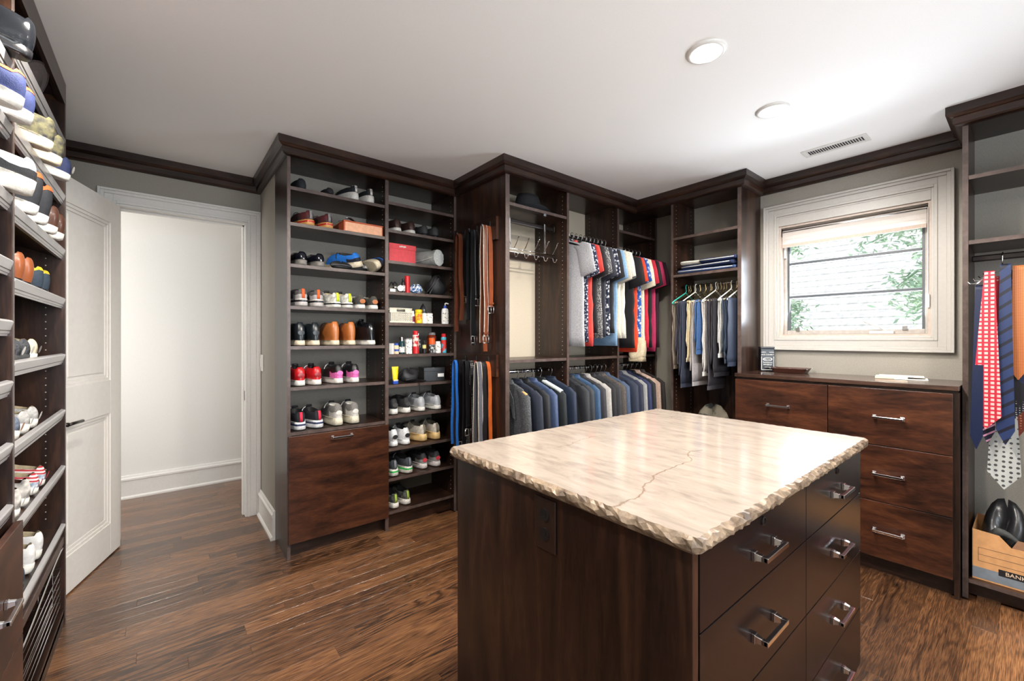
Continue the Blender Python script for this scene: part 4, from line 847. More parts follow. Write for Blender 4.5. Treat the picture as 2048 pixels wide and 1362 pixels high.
for y in (-bd / 2, bd / 2):   # lattice walls
    for k in range(12):
        for j in range(5):
            x = -bw / 2 + .006 + k * .0138; q = .014 + j * .0138
            if 3 < k < 9 and j >= 4: continue
            mb.prism([(x, q + .0069), (x + .0035, q + .0035 + .0069), (x + .0138, q - .0069 + .0069), (x + .0105, q - .0104 + .0069)], 'y', y - .0015, y + .0015)
            mb.prism([(x, q - .002), (x + .0035, q - .0055), (x + .0138, q + .0069), (x + .0105, q + .0104)], 'y', y - .0016, y + .0016)
for x in (-bw / 2, bw / 2):
    for k in range(9):
        for j in range(5):
            y = -bd / 2 + .006 + k * .0138; q = .014 + j * .0138
            mb.prism([(y, q), (y + .0035, q - .0035), (y + .0138, q + .0069), (y + .0105, q + .0104)], 'x', x - .0015, x + .0015)
lat = mb.build('lattice', m_bsk, t); lat['kind'] = 'stuff'
mb = MB().box(-bw / 2 - .003, bw / 2 + .003, -bd / 2 - .003, bd / 2 + .003, 0, .012)
mb.build('basket_base', m_bsk, t, bevel=.002)
for q in (bh - .008, bh - .034): 
    mb = MB()
    for a in (-1, 1): mb.box(-bw / 2 - .003, bw / 2 + .003, a * bd / 2 - .003, a * bd / 2 + .003, q, q + .008).box(a * bw / 2 - .003, a * bw / 2 + .003, -bd / 2, bd / 2, q, q + .008)
    mb.build('basket_rim', m_bsk, t, bevel=.002)
mb = MB()
for x0, x1 in ((-bw / 2, -.032), (.032, bw / 2)): mb.box(x0, x1, -bd / 2 - .002, -bd / 2 + .002, bh - .034, bh - .002)
mb.build('slot_cheek', m_bsk, t); box(-bw / 2 + .004, bw / 2 - .004, -bd / 2 + .004, bd / 2 - .004, .012, .07).build('folded_cloth', fabric((200, 200, 196)), t, bevel=.006)
bottle('pill_bottle', 'white bottle with maroon label between basket and yellow jar', 'bottle', 1.40, 2.85, z, cyl(.017, .072), pw, pw, capp(.012, .07, .018), pm, (.010, .05))
bottle('vitamin_jar', 'yellow gummy vitamin jar with yellow lid', 'jar', 1.448, 2.845, z, [(.024, 0), (.026, .005), (.026, .07), (.02, .08)], print_org, py_, capp(.0255, .08, .02), None, None)
bottle('pill_jar', 'white pill jar left of the speckled label jar', 'jar', 1.497, 2.86, z, [(.022, 0), (.023, .004), (.023, .055), (.019, .062)], pw, pw, capp(.022, .062, .014))
bottle('pill_jar', 'white jar with speckled orange label', 'jar', 1.538, 2.845, z, [(.022, 0), (.023, .004), (.023, .055), (.019, .062)], pw, pw, capp(.022, .062, .014), print_lab, (.012, .05))
t = thing('plastic_bag', 'dark clear crumpled plastic pouch behind the pill jars', 'bag', (1.528, 2.935, z + .001)); blob(.04, .125, 9, amp=.15).build('pouch', mat('dark_film', lin(52, 52, 58), .15, nscale=20), t, smooth=True)
lb = bottle('lotion_bottle', 'white lotion bottle with blue pump collar', 'bottle', 1.672, 2.85, z, [(.027, 0), (.029, .005), (.029, .10), (.024, .116), (.012, .12)], pw, pb, capp(.013, .12, .02), print_lab, (.02, .085), sy=.7)
MB().tube(smooth_path([(0, 0, .14), (0, 0, .152), (.004, -.004, .158), (.024, -.01, .154)], 4), .005, 8).build('pump_spout', pw, lb, smooth=True)
z = Y[5]
bottle('pill_box', 'narrow white carton at the divider', 'carton', 1.243, 2.85, z, [(.0185, 0), (.0185, .075)], pw, n=4)
bottle('cream_jar', 'small cream and blue bottle beside the white carton', 'bottle', 1.277, 2.845, z, cyl(.016, .066), mat('cream_body', lin(226, 196, 160), .4, nscale=40), pb, capp(.0145, .062, .014), pb, (.02, .034))
bottle('spray_bottle', 'dark green bottle with clear domed cap', 'bottle', 1.318, 2.85, z, cyl(.021, .092), mat('bottle_green', lin(22, 54, 58), .3, nscale=40), nickel, capp(.013, .09, .03), print_lab, (.012, .05))
t = thing('cologne_box', 'white and grey printed carton', 'carton', (1.366, 2.85, z + .001), group='toiletries in the shoe cabinet'); box(-.022, .022, -.02, .02, 0, .11).build('carton_body', print_lab, t); box(-.0222, .0222, -.0202, .0202, .103, .111).build('carton_top', pg, t)
bottle('spray_can', 'red and white tall aerosol can with red cap', 'spray can', 1.426, 2.85, z, can(.023, .135), print_red, pr_, capp(.0185, .135, .03), pr_, (.0, .052))
bottle('spray_bottle', 'tall black bottle with silver cap behind the dropper', 'bottle', 1.462, 2.885, z, cyl(.02, .125), pk, nickel, capp(.012, .125, .025), print_dark, (.03, .10))
bottle('dropper_bottle', 'slim black bottle with pale yellow label', 'bottle', 1.492, 2.842, z, cyl(.013, .075), pk, pk, capp(.008, .075, .02), mat('label_yellow', lin(222, 206, 130), .5, nscale=40), (.036, .062))
bottle('glue_bottle', 'grey bottle with big orange cap', 'bottle', 1.556, 2.845, z, can(.023, .066), pg, po, capp(.023, .066, .046), print_dark, (.004, .058))
bottle('supplement_jar', 'large amber jar with grey lid behind the orange cap', 'jar', 1.592, 2.915, z, [(.034, 0), (.036, .006), (.036, .12), (.028, .135)], pa, pg, capp(.029, .135, .02))
bottle('pill_bottle', 'white bottle with blue printed band and white cap', 'bottle', 1.605, 2.842, z, cyl(.023, .074, .9), pw, pw, capp(.019, .07, .018), print_lab, (.018, .058))
bottle('spray_can', 'teal and red aerosol can with red cap', 'spray can', 1.660, 2.85, z, can(.02, .12), mat('teal_red', lin(80, 176, 196), .35, col2=lin(206, 50, 46), nscale=16, lo=.46, hi=.5), pr_, capp(.0165, .12, .026), pt, (.098, .112))
z = Y[6]
t = thing('sunscreen_tube', 'yellow squeeze tube standing on its blue cap', 'tube', (1.262, 2.835, z + .001), group='toiletries in the shoe cabinet')
box(-.018, .018, -.014, .014, 0, .022).build('cap', pb, t, bevel=.004)
MB().rings([[(w * math.cos(a) * 1, d * math.sin(a), q) for a in [2 * math.pi * k / 16 for k in range(16)]] for q, w, d in ((.022, .016, .013), (.03, .018, .014), (.08, .022, .010), (.115, .0245, .003), (.122, .0245, .002))]).build('tube_body', py_, t, smooth=True)
box(-.017, .017, -.0142, -.0135, .024, .03).build('tube_band', pw, t)
t = thing('backpack', 'collapsed black bag with a trailing cord', 'bag', (1.395, 2.895, z + .001)); blob(.082, .085, 12, amp=.16, sy=.7).build('bag_body', nyl, t, smooth=True)
MB().tube(smooth_path([(.03, -.075, .012), (.034, -.092, .004), (.035, -.0995, -.03), (.036, -.1, -.10)], 5), .0022, 6).build('cord', pk, t)
MB().tube(smooth_path([(-.05, -.06, .02), (-.0, -.075, .03), (.05, -.07, .016), (.1, -.07, .01)], 5), .006, 6).build('strap', pk, t)
t = obox('watch_box', 'black lidded box with a small white label', 'box', (1.60, 2.93, z + .001), (.16, .15, .10), -12, [('box_body', 0, 1, 0, 1, 0, .72, pk), ('box_lid', -.01, 1.01, -.012, 1.01, .72, 1, pk), ('paper_label', .66, .96, -.006, -.001, .3, .55, pw)])
# flat black pouch and cap on the third shelf
t = thing('sunglasses_case', 'flat black zipped pouch lying before the cap', 'pouch', (.90, 2.865, Z[2] + .001)); blob(.07, .045, 15, amp=.06, sy=.5).build('pouch', nyl, t, smooth=True)
MB().tube(smooth_path([(-.068, -.02, .02), (-.02, -.042, .026), (.03, -.042, .024), (.07, -.02, .02)], 5), .003, 6).build('zip', fabric((80, 80, 84)), t)
t = thing('baseball_cap', 'black cap with white letters behind the blue shoes', 'cap', (1.06, 3.065, Z[2] + .001), (0, 0, R(10)))
MB().lathe([(.092, 0), (.094, .02), (.088, .06), (.066, .095), (.03, .115), (.004, .12)], n=20).build('cap_crown', linb, t, smooth=True)
MB().rings([[(r * math.cos(a), -.07 - r * 1.0 * math.sin(a) * .9, .012 - .012 * math.sin(a)) for a in [math.pi * k / 12 for k in range(13)]] for r in (.03, .055, .08)], closed=False, cap0=False, cap1=False).build('cap_visor', linb, t, smooth=True)
box(.012, .046, -.091, -.087, .046, .07).build('cap_badge', print_lab, t)
# hat on top of the tilted rack
t = thing('fedora', 'grey felt hat lying brim-out on the top tilted shelf', 'hat', (-.405, 2.53, 2.335), (0, R(-58), 0)); t.scale = (.66, .85, .66)
felt = fabric((96, 86, 84), .85)
hb = MB().rings([[(.135 * s * math.cos(a), .155 * s * math.sin(a), .004 * k) for a in [2 * math.pi * k / 28 for k in range(28)]] for k, s in enumerate((.62, .8, 1.))], cap0=False, cap1=False); hb.build('brim', felt, t, smooth=True)
MB().tube([(.135 * math.cos(a), .155 * math.sin(a), .008) for a in [2 * math.pi * k / 28 for k in range(29)]], .005, 6).build('brim_binding', fabric((70, 60, 60)), t, smooth=True)
MB().lathe([(.086, 0), (.082, .04), (.074, .09), (.05, .11), (.004, .10)], n=20, sy=1.15).build('hat_crown', felt, t, smooth=True)
# ------------------------------------------------------------------ garments on hangers
def pattern(key, kind, c1, c2, scale, rough=.75, c3=None):
    """printed cloth: 'spots', 'stripes' (diagonal), 'checks', 'blooms'"""
    if key in MATS: return MATS[key]
    m = bpy.data.materials.new(key); m.use_nodes = True; nt = m.node_tree; N = nt.nodes; L = nt.links; p = N['Principled BSDF']; p.inputs['Roughness'].default_value = rough
    tc = N.new('ShaderNodeTexCoord'); mp = N.new('ShaderNodeMapping'); L.new(tc.outputs['Object'], mp.inputs[0])
    rp = N.new('ShaderNodeValToRGB'); rp.color_ramp.interpolation = 'CONSTANT' if kind != 'blooms' else 'LINEAR'; e = rp.color_ramp.elements; e[0].color = (*lin(*c1), 1); e[1].color = (*lin(*c2), 1)
    if kind == 'stripes':
        t = N.new('ShaderNodeTexWave'); t.inputs['Scale'].default_value = scale; mp.inputs['Rotation'].default_value = (R(40), R(40), 0); t.bands_direction = 'Z'; e[1].position = .8; L.new(mp.outputs[0], t.inputs[0]); L.new(t.outputs[0], rp.inputs[0])
    elif kind == 'checks':
        mp.inputs['Scale'].default_value = (.001, 1, 1); t = N.new('ShaderNodeTexBrick'); t.offset = .0; t.inputs['Scale'].default_value = scale; t.inputs['Mortar Size'].default_value = .028; t.inputs['Color1'].default_value = (1, 1, 1, 1); t.inputs['Color2'].default_value = (1, 1, 1, 1); t.inputs['Mortar'].default_value = (0, 0, 0, 1); t.inputs['Brick Width'].default_value = .13; t.inputs['Row Height'].default_value = .13
        sw_ = N.new('ShaderNodeSeparateXYZ'); cb = N.new('ShaderNodeCombineXYZ'); L.new(mp.outputs[0], sw_.inputs[0]); L.new(sw_.outputs[1], cb.inputs[0]); L.new(sw_.outputs[2], cb.inputs[1]); L.new(cb.outputs[0], t.inputs[0]); e[1].position = .5; L.new(t.outputs[0], rp.inputs[0])
    else:
        t = N.new('ShaderNodeTexVoronoi'); t.inputs['Scale'].default_value = scale; t.inputs['Randomness'].default_value = 1. if kind == 'blooms' else .15
        e[0].color, e[1].color = (*lin(*c2), 1), (*lin(*c1), 1); e[0].position = .22 if kind == 'blooms' else 0; e[1].position = .5 if kind == 'blooms' else .26; L.new(mp.outputs[0], t.inputs[0]); L.new(t.outputs['Distance'], rp.inputs[0])
    L.new(rp.outputs[0], p.inputs['Base Color']); MATS[key] = m
    return m
_gr = random.Random(21)
def body_loft(levels, thick, seed, n=32, fold=.010, kf=3.):
    """levels: (z, half-width, centre y). Garment plane = local YZ, thickness along X"""
    q = random.Random(seed); p1, p2, p3 = q.uniform(0, 6), q.uniform(0, 6), q.uniform(0, 6); rs = []
    z0, z1 = levels[0][0], levels[-1][0]
    for z, hw, cy in levels:
        f = ((z - z0) / (z1 - z0)) ** .8; r = []
        for k in range(n):
            a = 2 * math.pi * k / n; ca, sa = math.cos(a), math.sin(a)
            y = hw * (abs(ca) ** .8) * (1 if ca >= 0 else -1)
            t = thick * (.55 + .45 * f) * (abs(sa) ** .6) * (1 if sa >= 0 else -1)
            w = fold * f * (math.sin(y * 6.28 * kf + p1) + .6 * math.sin(y * 6.28 * kf * 2.1 + p2 + 2 * z)) + .002 * math.sin(z * 9 + p3)
            r.append((t + w, cy + y, z))
        rs.append(r)
    return rs
def hanger(x, y, z, along, label, m, hookm, group, rodr=.014, w=.40, padded=False):
    """hanger under the rod top (z = rod axis): hook over the rod, sloped arms along 'along' ('y' or 'x'), bar below"""
    t = thing('coat_hanger', label, 'hanger', (x, y, z), (0, 0, 0 if along == 'y' else R(-90)), group)
    r = rodr + .0045
    hk = [(0, r * math.cos(a), r * math.sin(a)) for a in [R(-30 + 21 * k) for k in range(11)]]
    hk = [(0, -p[1], p[2]) for p in hk][::-1] if False else hk
    pts = [(0, -r * math.cos(R(20)) , -.0)] ; pts = hk[:] + [(0, -r, -.012), (0, -r * .5, -.032), (0, 0, -.045), (0, 0, -.07)]
    MB().tube(pts, .0021, 6).build('hook', hookm, t, smooth=True)
    rr = .009 if not padded else .016
    MB().tube(smooth_path([(0, -w / 2, -.135), (0, -w * .3, -.105), (0, -.03, -.072), (0, 0, -.068), (0, .03, -.072), (0, w * .3, -.105), (0, w / 2, -.135)], 3), rr, 8).build('arms', m, t, smooth=True)
    if not padded: MB().tube([(0, -w / 2 + .006, -.139), (0, w / 2 - .006, -.139)], .0045, 6).build('trouser_bar', m, t, smooth=True)
    return t
def shirt(x, y, z, desc, where, m, length=.74, sw=.20, thick=.014, hang_m=None, hook_m=None, long=False, collar=None, cuff=None, group='shirts on the upper rods', cat='shirt', lean=0., seed=None, lapel=None, gname='shirt', hg=True):
    """short-sleeved shirt (or long-sleeved jacket) hung across a rod that runs along X"""
    seed = seed if seed is not None else _gr.randint(0, 9999); q = random.Random(seed)
    t = thing(gname, f'{desc} {where}', cat, (x, y, z), (0, 0, R(lean)), group)
    lv = [(-.060, .035, 0), (-.068, .062, 0), (-.082, .11, 0), (-.103, .165, 0), (-.128, sw, 0), (-.17, sw + .004, 0)]
    nl = 9
    for k in range(1, nl + 1): lv.append((-.17 - (length - .17) * k / nl, sw + .004 + .016 * k / nl * q.uniform(.4, 1.2), q.uniform(-.004, .004)))
    MB().rings(body_loft(lv, thick, seed, fold=.0032)).build('body', m, t, smooth=True)
    for s in (-1, 1):     # sleeves: s=-1 faces the room
        out = .038 if s < 0 else .016; L_ = (.20 + q.uniform(-.02, .02)) if not long else .60
        path = [(0, s * (sw - .05), -.112), (0, s * (sw + .004), -.145), (0, s * (sw + out * .55), -.145 - L_ * .4), (0, s * (sw + out), -.145 - L_)]
        if long: path = [(0, s * (sw - .05), -.112), (0, s * (sw - .004), -.15), (.004, s * (sw + .012), -.145 - L_ * .45), (0, s * (sw + .004), -.145 - L_)]
        rs = []
        for j, p in enumerate(path):
            hw_ = (.055, .072, .078, .082)[j] if not long else (.05, .062, .058, .05)[j]
            d = Vector((0, s * .5, -1)) if not long else Vector((0, 0, -1))
            e = Vector((0, 1, s * .25)).normalized() if not long else Vector((0, 1, 0))
            th = (.018, .026, .028, .024)[j] * (thick / .030)
            rs.append([tuple(Vector(p) + e * (hw_ * math.cos(a)) + Vector((th * math.sin(a) + .002 * math.sin(3 * a + j + seed), 0, 0))) for a in [2 * math.pi * k / 16 for k in range(16)]])
        sl = MB().rings(rs, cap0=False).build('sleeve', m, t, smooth=True)
        if cuff: MB().rings([[tuple(Vector(p) * 1.0 + Vector((math.copysign(.001, p[0]), 0, .012 - i * .014))) for p in rs[-1]] for i in (0, 1)], cap0=False, cap1=False).build('cuff_stripe', cuff, sl, smooth=True)
    cm = collar or m
    MB().rings([[(1.25 * r_ * math.cos(a) * .32, r_ * 1.5 * math.sin(a), zz) for a in [2 * math.pi * k / 14 for k in range(14)]] for r_, zz in ((.040, -.075), (.036, -.050), (.033, -.046), (.040, -.060), (.050, -.078))], cap0=False, cap1=False).build('collar', cm, t, smooth=True)
    if lapel:
        MB().ribbon([(-thick - .002, -.012, -.075), (-thick * 1.1 - .006, -.07, -.16), (-thick * 1.2 - .008, -.11, -.3)], [.03, .06, .02], .004, (0, .8, .35)).build('lapel', lapel, t)
    if hg: hanger(x, y, z, 'y', f'hanger on the rod carrying the {desc}'[:110], hang_m or pk, hook_m or nickel, 'hangers carrying clothes')
    return t
lin_w = fabric((226, 220, 206), .8)
SH = [
 (2.395, 'heather grey shirt', fabric((186, 186, 190), .8, rgb2=(156, 156, 160), ns=140), .80, None),
 (2.440, 'navy floral print shirt', pattern('navy_floral', 'blooms', (30, 36, 64), (210, 216, 226), 70), .77, None),
 (2.490, 'coral red polo shirt', fabric((226, 74, 66), .75), .80, None),
 (2.540, 'plain black shirt', fabric((34, 34, 38), .75), .70, None),
 (2.590, 'black and white speckled shirt', pattern('speckle', 'blooms', (70, 70, 74), (214, 212, 206), 150), .74, None),
 (2.640, 'dark slate shirt', fabric((58, 60, 70), .75), .73, None),
 (2.690, 'navy shirt with white blossoms', pattern('navy_blossom', 'blooms', (24, 28, 52), (228, 230, 236), 46), .72, None),
 (2.740, 'charcoal shirt', fabric((42, 42, 46), .75), .70, None),
 (2.785, 'light blue shirt', fabric((134, 170, 206), .8), .80, None),
 (2.835, 'cream shirt', fabric((224, 216, 196), .8), .74, None),
 (2.890, 'off-white polo shirt with striped cuffs', fabric((230, 226, 214), .8), .74, fabric((60, 60, 64))),
]
for x, d, m, l, cu in SH: shirt(x, 2.30, 2.132, d, 'on the middle upper rod', m, l + .07, cuff=cu, hang_m=pw if d.startswith(('cream', 'light')) else pk)
SH2 = [
 (3.0, 'black short-sleeved shirt', fabric((30, 28, 32), .75), .80, None),
 (3.040, 'bright orange-red shirt', fabric((232, 70, 34), .75), .86, None),
 (3.095, 'blue hibiscus print shirt', pattern('blue_hibiscus', 'blooms', (26, 78, 160), (206, 222, 240), 40), .88, None),
 (3.145, 'ivory shirt', fabric((232, 222, 196), .8), .88, None),
 (3.200, 'crimson red shirt', fabric((200, 38, 62), .75), .80, None),
 (3.255, 'black shirt behind the crimson one', fabric((26, 22, 26), .75), .80, None),
 (3.310, 'raspberry pink shirt', fabric((196, 50, 98), .75), .86, None),
 (3.37, 'dark plum shirt', fabric((60, 30, 46), .75), .8, None),
]
for x, d, m, l, cu in SH2: shirt(x, 2.29, 2.102, d, 'on the upper corner rod', m, min(l + .06, .895), cuff=cu)
t = thing('sweater', 'beige sweater with turned hem hung low on the corner rod', 'sweater', (3.07, 2.10, 1.33)); MB().rings(body_loft([(0, .05, 0), (-.03, .075, 0), (-.10, .08, 0), (-.15, .07, 0), (-.19, .05, 0)], .05, 3, fold=.01)).build('knit', fabric((206, 190, 160), .85), t, smooth=True)
MB().rings(body_loft([(-.165, .078, 0), (-.20, .068, 0)], .056, 3, fold=.01), cap0=False).build('ribbed_hem', fabric((196, 180, 150), .85), t, smooth=True)
# ---- jackets on the lower rods
dk = lambda r, g, b: fabric((r, g, b), .7, ns=60)
wdh = mat('hanger_wood', lin(214, 160, 96), .4, nscale=12, stretch=(1, 8, 1)); wdr = mat('hanger_redwood', lin(170, 78, 34), .4, nscale=12, stretch=(1, 8, 1))
JK = [
 (1.845, 'charcoal tweed jacket', pattern('tweed', 'blooms', (58, 60, 64), (96, 98, 100), 160), wdh, .17),
 (1.925, 'navy blazer', dk(38, 44, 60), pk, .2), (1.995, 'black dress jacket', dk(30, 32, 38), pk, .2), (2.065, 'denim blue jacket', dk(66, 82, 116), pk, .2),
 (2.15, 'black zipped fleece jacket', dk(28, 34, 38), None, .2), (2.255, 'midnight blue jacket', dk(32, 44, 66), pk, .2),
 (2.395, 'dark grey suit jacket', dk(44, 46, 52), nickel, .2), (2.455, 'slate suit jacket', dk(50, 54, 60), nickel, .2), (2.52, 'steel blue checked jacket', dk(58, 86, 120), pk, .2), (2.585, 'graphite suit jacket', dk(48, 48, 54), wdr, .2), (2.645, 'pale grey linen jacket', dk(170, 166, 162), wdr, .2),
 (2.71, 'black suit jacket', dk(32, 32, 36), nickel, .2), (2.775, 'charcoal suit jacket', dk(50, 50, 54), wdr, .2), (2.832, 'brown-grey herringbone jacket', pattern('herring', 'blooms', (70, 62, 58), (104, 96, 90), 170), wdr, .2), (2.89, 'blue-grey blazer', dk(66, 82, 108), wdr, .2),
 (3.007, 'dark navy suit jacket', dk(42, 50, 70), pk, .2), (3.065, 'ink blue jacket', dk(40, 44, 66), wdh, .2), (3.13, 'silver shirt jacket', dk(150, 150, 148), wdr, .2), (3.19, 'royal navy jacket', dk(40, 46, 84), pk, .2), (3.255, 'jet black tuxedo jacket', dk(22, 24, 30), pk, .2), (3.325, 'blush beige jacket', dk(206, 176, 160), pw, .2), (3.40, 'dark brown coat', dk(50, 42, 40), pk, .2)]
PADM = fabric((206, 214, 212), .7)
for x, d, m, hm, sw in JK:
    where = 'under the middle shelf' if len(d.split()) < 5 else 'below'
    pad = hm is None
    shirt(x, 2.30, 1.085, d, 'on the lower rod', m, .74, sw=sw, thick=.022, long=True, hang_m=hm or PADM, hg=not pad, group='jackets on the lower rods', cat='jacket', gname='jacket', lapel=m, collar=m, lean=_gr.uniform(-1, 1))
    if pad: hanger(x, 2.30, 1.085, 'y', 'thick pale padded hanger carrying the black zipped fleece jacket', PADM, chrome, 'hangers carrying clothes', padded=True, w=.44)
# ---- trousers over bar hangers
def trousers(y, desc, m, length, w=.13, x=3.265, seed=0, z=1.742, tw=0., cuffm=None):
    t = thing('trousers', f'{desc} draped over a hanger under the shelves', 'trousers', (x, y, z), (0, 0, R(tw)), 'trousers on the rail')
    q = random.Random(seed)
    for i, (dy, l) in enumerate(((-.007, length), (.007, length * q.uniform(.8, .93)))):
        lv = [(-.130, w, 0)] + [(-.150 - (l - .15) * k / 7, w * (1 + .10 * k / 7), q.uniform(-.01, .01)) for k in range(8)]
        rs = body_loft(lv, .0065, seed + i, fold=.003, kf=5.)
        # garment plane is local XZ here: swap axes
        rs = [[(p[1], p[0] + dy, p[2]) for p in r] for r in rs]
        lg_ = MB().rings([r[::-1] for r in rs]).build('trouser_leg', m, t, smooth=True)
        if i == 0:
            MB().rings([[(p[0] * 1.01, p[1] + math.copysign(.001, p[1] - dy), p[2] + o) for p in rs[-1]][::-1] for o in (.03, -.001)], cap0=False, cap1=False).build('hem', cuffm or m, lg_, smooth=True)
    return t
TR = [(1.835, 'taupe brown trousers', fabric((120, 108, 94), .8), .66), (1.79, 'dark plum-grey trousers', fabric((58, 56, 68), .75), .62), (1.745, 'charcoal blue trousers', fabric((48, 52, 68), .75), .80), (1.70, 'sand beige chinos', fabric((206, 188, 154), .8), .60), (1.655, 'dove grey trousers', fabric((168, 162, 162), .8), .78), (1.61, 'mid blue jeans', fabric((58, 92, 140), .8), .54), (1.565, 'pale stone trousers', fabric((206, 200, 196), .8), .70), (1.52, 'long charcoal trousers', fabric((66, 62, 68), .75), .80), (1.475, 'black trousers in the middle of the rail', fabric((44, 42, 48), .75), .70), (1.435, 'light grey trousers', fabric((196, 194, 190), .8), .56), (1.395, 'dark slate blue trousers', fabric((54, 66, 82), .7), .60), (1.362, 'navy trousers nearest the dresser', fabric((36, 46, 66), .7), .62)]
TR = [(1.378 + (y - 1.362) * .90, d, m, l) for y, d, m, l in TR]
for i, (y, d, m, l) in enumerate(TR):
    trousers(y, d, m, l, seed=40 + i, x=3.255 - .012 * (i % 3), tw=-1)
def bar_hanger(y, label, m, rod_x=3.33, arms=True, tint=None, tw=0.):
    t = thing('coat_hanger', label, 'hanger', (rod_x, y, 1.742), (0, 0, R(tw)), 'hangers on the trouser rail')
    r = .0165
    MB().tube([(r * math.cos(a), 0, r * math.sin(a)) for a in [R(-30 + 21 * k) for k in range(11)]] + [(-r, 0, -.012), (-r * .4, 0, -.03), (-.02, 0, -.05)], .0021, 6).build('hook', m if not tint else tint, t, smooth=True)
    mm = tint or m
    MB().tube([(-.22, 0, -.142), (-.19, 0, -.125), (-.02, 0, -.05), (.12, 0, -.115), (.145, 0, -.142), (.13, 0, -.146), (-.215, 0, -.146), (-.22, 0, -.142)], .0026 if not tint else .005, 6).build('wire_frame', mm, t, smooth=True)
    return t
teal = mat('hanger_teal', lin(70, 200, 180), .35, nscale=30); whi = mat('hanger_white', lin(236, 236, 232), .3, nscale=30)
for i, (y, d, m, l) in enumerate(TR):
    tn = teal if i == 0 else (whi if i in (2, 6, 9, 11) else None)
    bar_hanger(y - .002, f'{"teal plastic" if i == 0 else "white plastic" if tn else "brass wire"} hanger carrying the {d}', gold, tint=tn, tw=-1)
for i in range(9):
    bar_hanger(1.38 + i * .047 + .022, 'empty brass wire hanger between the trousers on the rail', gold)
# ---- folded jeans on the shelf
for i, (dy, dz_, sx_, c, lab) in enumerate(((.0, 0, 1., (64, 84, 130), 'folded blue jeans at the bottom of the stack'), (-.02, .034, .94, (30, 42, 78), 'folded dark navy jeans in the middle of the stack'), (.08, .068, .55, (226, 220, 206), 'folded cream garment on top of the jeans'), (-.095, .068, .62, (36, 50, 92), 'rolled navy jeans with white seam on top of the stack'))):
    t = thing('folded_jeans', lab, 'jeans', (3.345, 1.60 + dy, 1.8345 + dz_), (0, 0, R((3, -4, 6, 2)[i])), 'folded jeans on the shelf')
    a, b = .15, .215 * sx_; hz = .032
    rs = []
    for k in range(12):
        an = 2 * math.pi * k / 12; rs.append((abs(math.cos(an)) ** .45 * math.copysign(1, math.cos(an)), abs(math.sin(an)) ** .6 * math.copysign(1, math.sin(an))))
    MB().rings([[(a * u_ * (.94 + .06 * math.sin(3 * yy)), b * yy, hz / 2 + hz / 2 * v_ * (1 + .12 * math.sin(5 * yy + u_ * 4 + i)) if v_ > 0 else hz / 2 + hz / 2 * v_) for u_, v_ in rs] for yy in (-1, -.94, -.6, -.2, .2, .6, .94, 1)]).build('folded_cloth', fabric(c, .85, ns=120), t, smooth=True)
    MB().tube([(-a * 1.0, b * yy, hz * .5) for yy in (-.95, -.5, 0, .5, .95)], .003, 6).build('seam', fabric((210, 206, 196), .8), t, smooth=True)
# camo duffel at the bottom of that closet
t = thing('duffel_bag', 'grey-green camouflage bag in the bottom of the trouser closet', 'bag', (3.36, 1.60, .111)); blob(.15, .56, 31, n=24, m=10, amp=.06, sx=.9).build('bag_body', mat('camo_cloth', lin(128, 120, 104), .8, col2=lin(40, 42, 40), nscale=9, lo=.46, hi=.52), t, smooth=True)
MB().tube(smooth_path([(-.1, -.08, .48), (-.12, -.04, .60), (-.12, .04, .60), (-.1, .08, .48)], 5), .01, 8).build('carry_handle', pk, t, smooth=True)
# ------------------------------------------------------------------ hat, hook rack, belts, ties, box, things on the dresser
t = thing('cowboy_hat', 'black felt cowboy hat on the top shelf of the hanging closet', 'hat', (2.07, 2.345, 2.2295))
hk_ = fabric((26, 28, 32), .8)
MB().rings([[((.098 + .082 * s) * 1.12 * math.cos(a), (.082 + .048 * s) * math.sin(a), .008 + .034 * (abs(math.sin(a)) ** 2) * s ** 1.5 - .004 * abs(math.cos(a)) * s) for a in [2 * math.pi * k / 32 for k in range(32)]] for s in (0, .33, .66, 1.)], cap0=False, cap1=False).build('brim', hk_, t, smooth=True)
MB().rings([[(rx * math.cos(a), ry * math.sin(a), zz - (.028 * max(0, math.cos(2 * a)) if i > 3 else 0)) for a in [2 * math.pi * k / 32 for k in range(32)]] for i, (rx, ry, zz) in enumerate(((.112, .084, .006), (.108, .08, .05), (.1, .072, .10), (.088, .06, .132), (.06, .036, .142), (.02, .01, .13)))]).build('crown', hk_, t, smooth=True)
MB().rings([[(.113 * math.cos(a), .085 * math.sin(a), zz) for a in [2 * math.pi * k / 32 for k in range(32)]] for zz in (.010, .030)], cap0=False, cap1=False).build('hat_band', leather((70, 40, 26)), t)
t = thing('hook_rack', 'chrome over-rod rack with six double hooks hanging from the rod', 'hook rack', (2.06, 2.318, 1.95))
for x in (-.185, .155):
    mb = MB().ribbon([(x, .05, .196), (x, .05, .222), (x, .0, .222), (x, 0, .19), (x, -.002, .10), (x, -.004, .0)], .014, .0025, (1, 0, 0)); mb.build('strap', chrome, t)
for zz in (.0, -.022): MB().tube([(-.275, -.006, zz), (.255, -.006, zz)], .0035, 8).build('rail', chrome, t, smooth=True)
for k in range(6):
    x = -.245 + k * .095
    MB().tube(smooth_path([(x, -.008, .004), (x, -.03, .03), (x, -.06, .075), (x, -.066, .082), (x, -.05, .07)], 4), .003, 6).tube(smooth_path([(x, -.008, -.02), (x, -.018, -.05), (x, -.04, -.056), (x, -.052, -.036)], 4), .003, 6).build('double_hook', chrome, t, smooth=True)
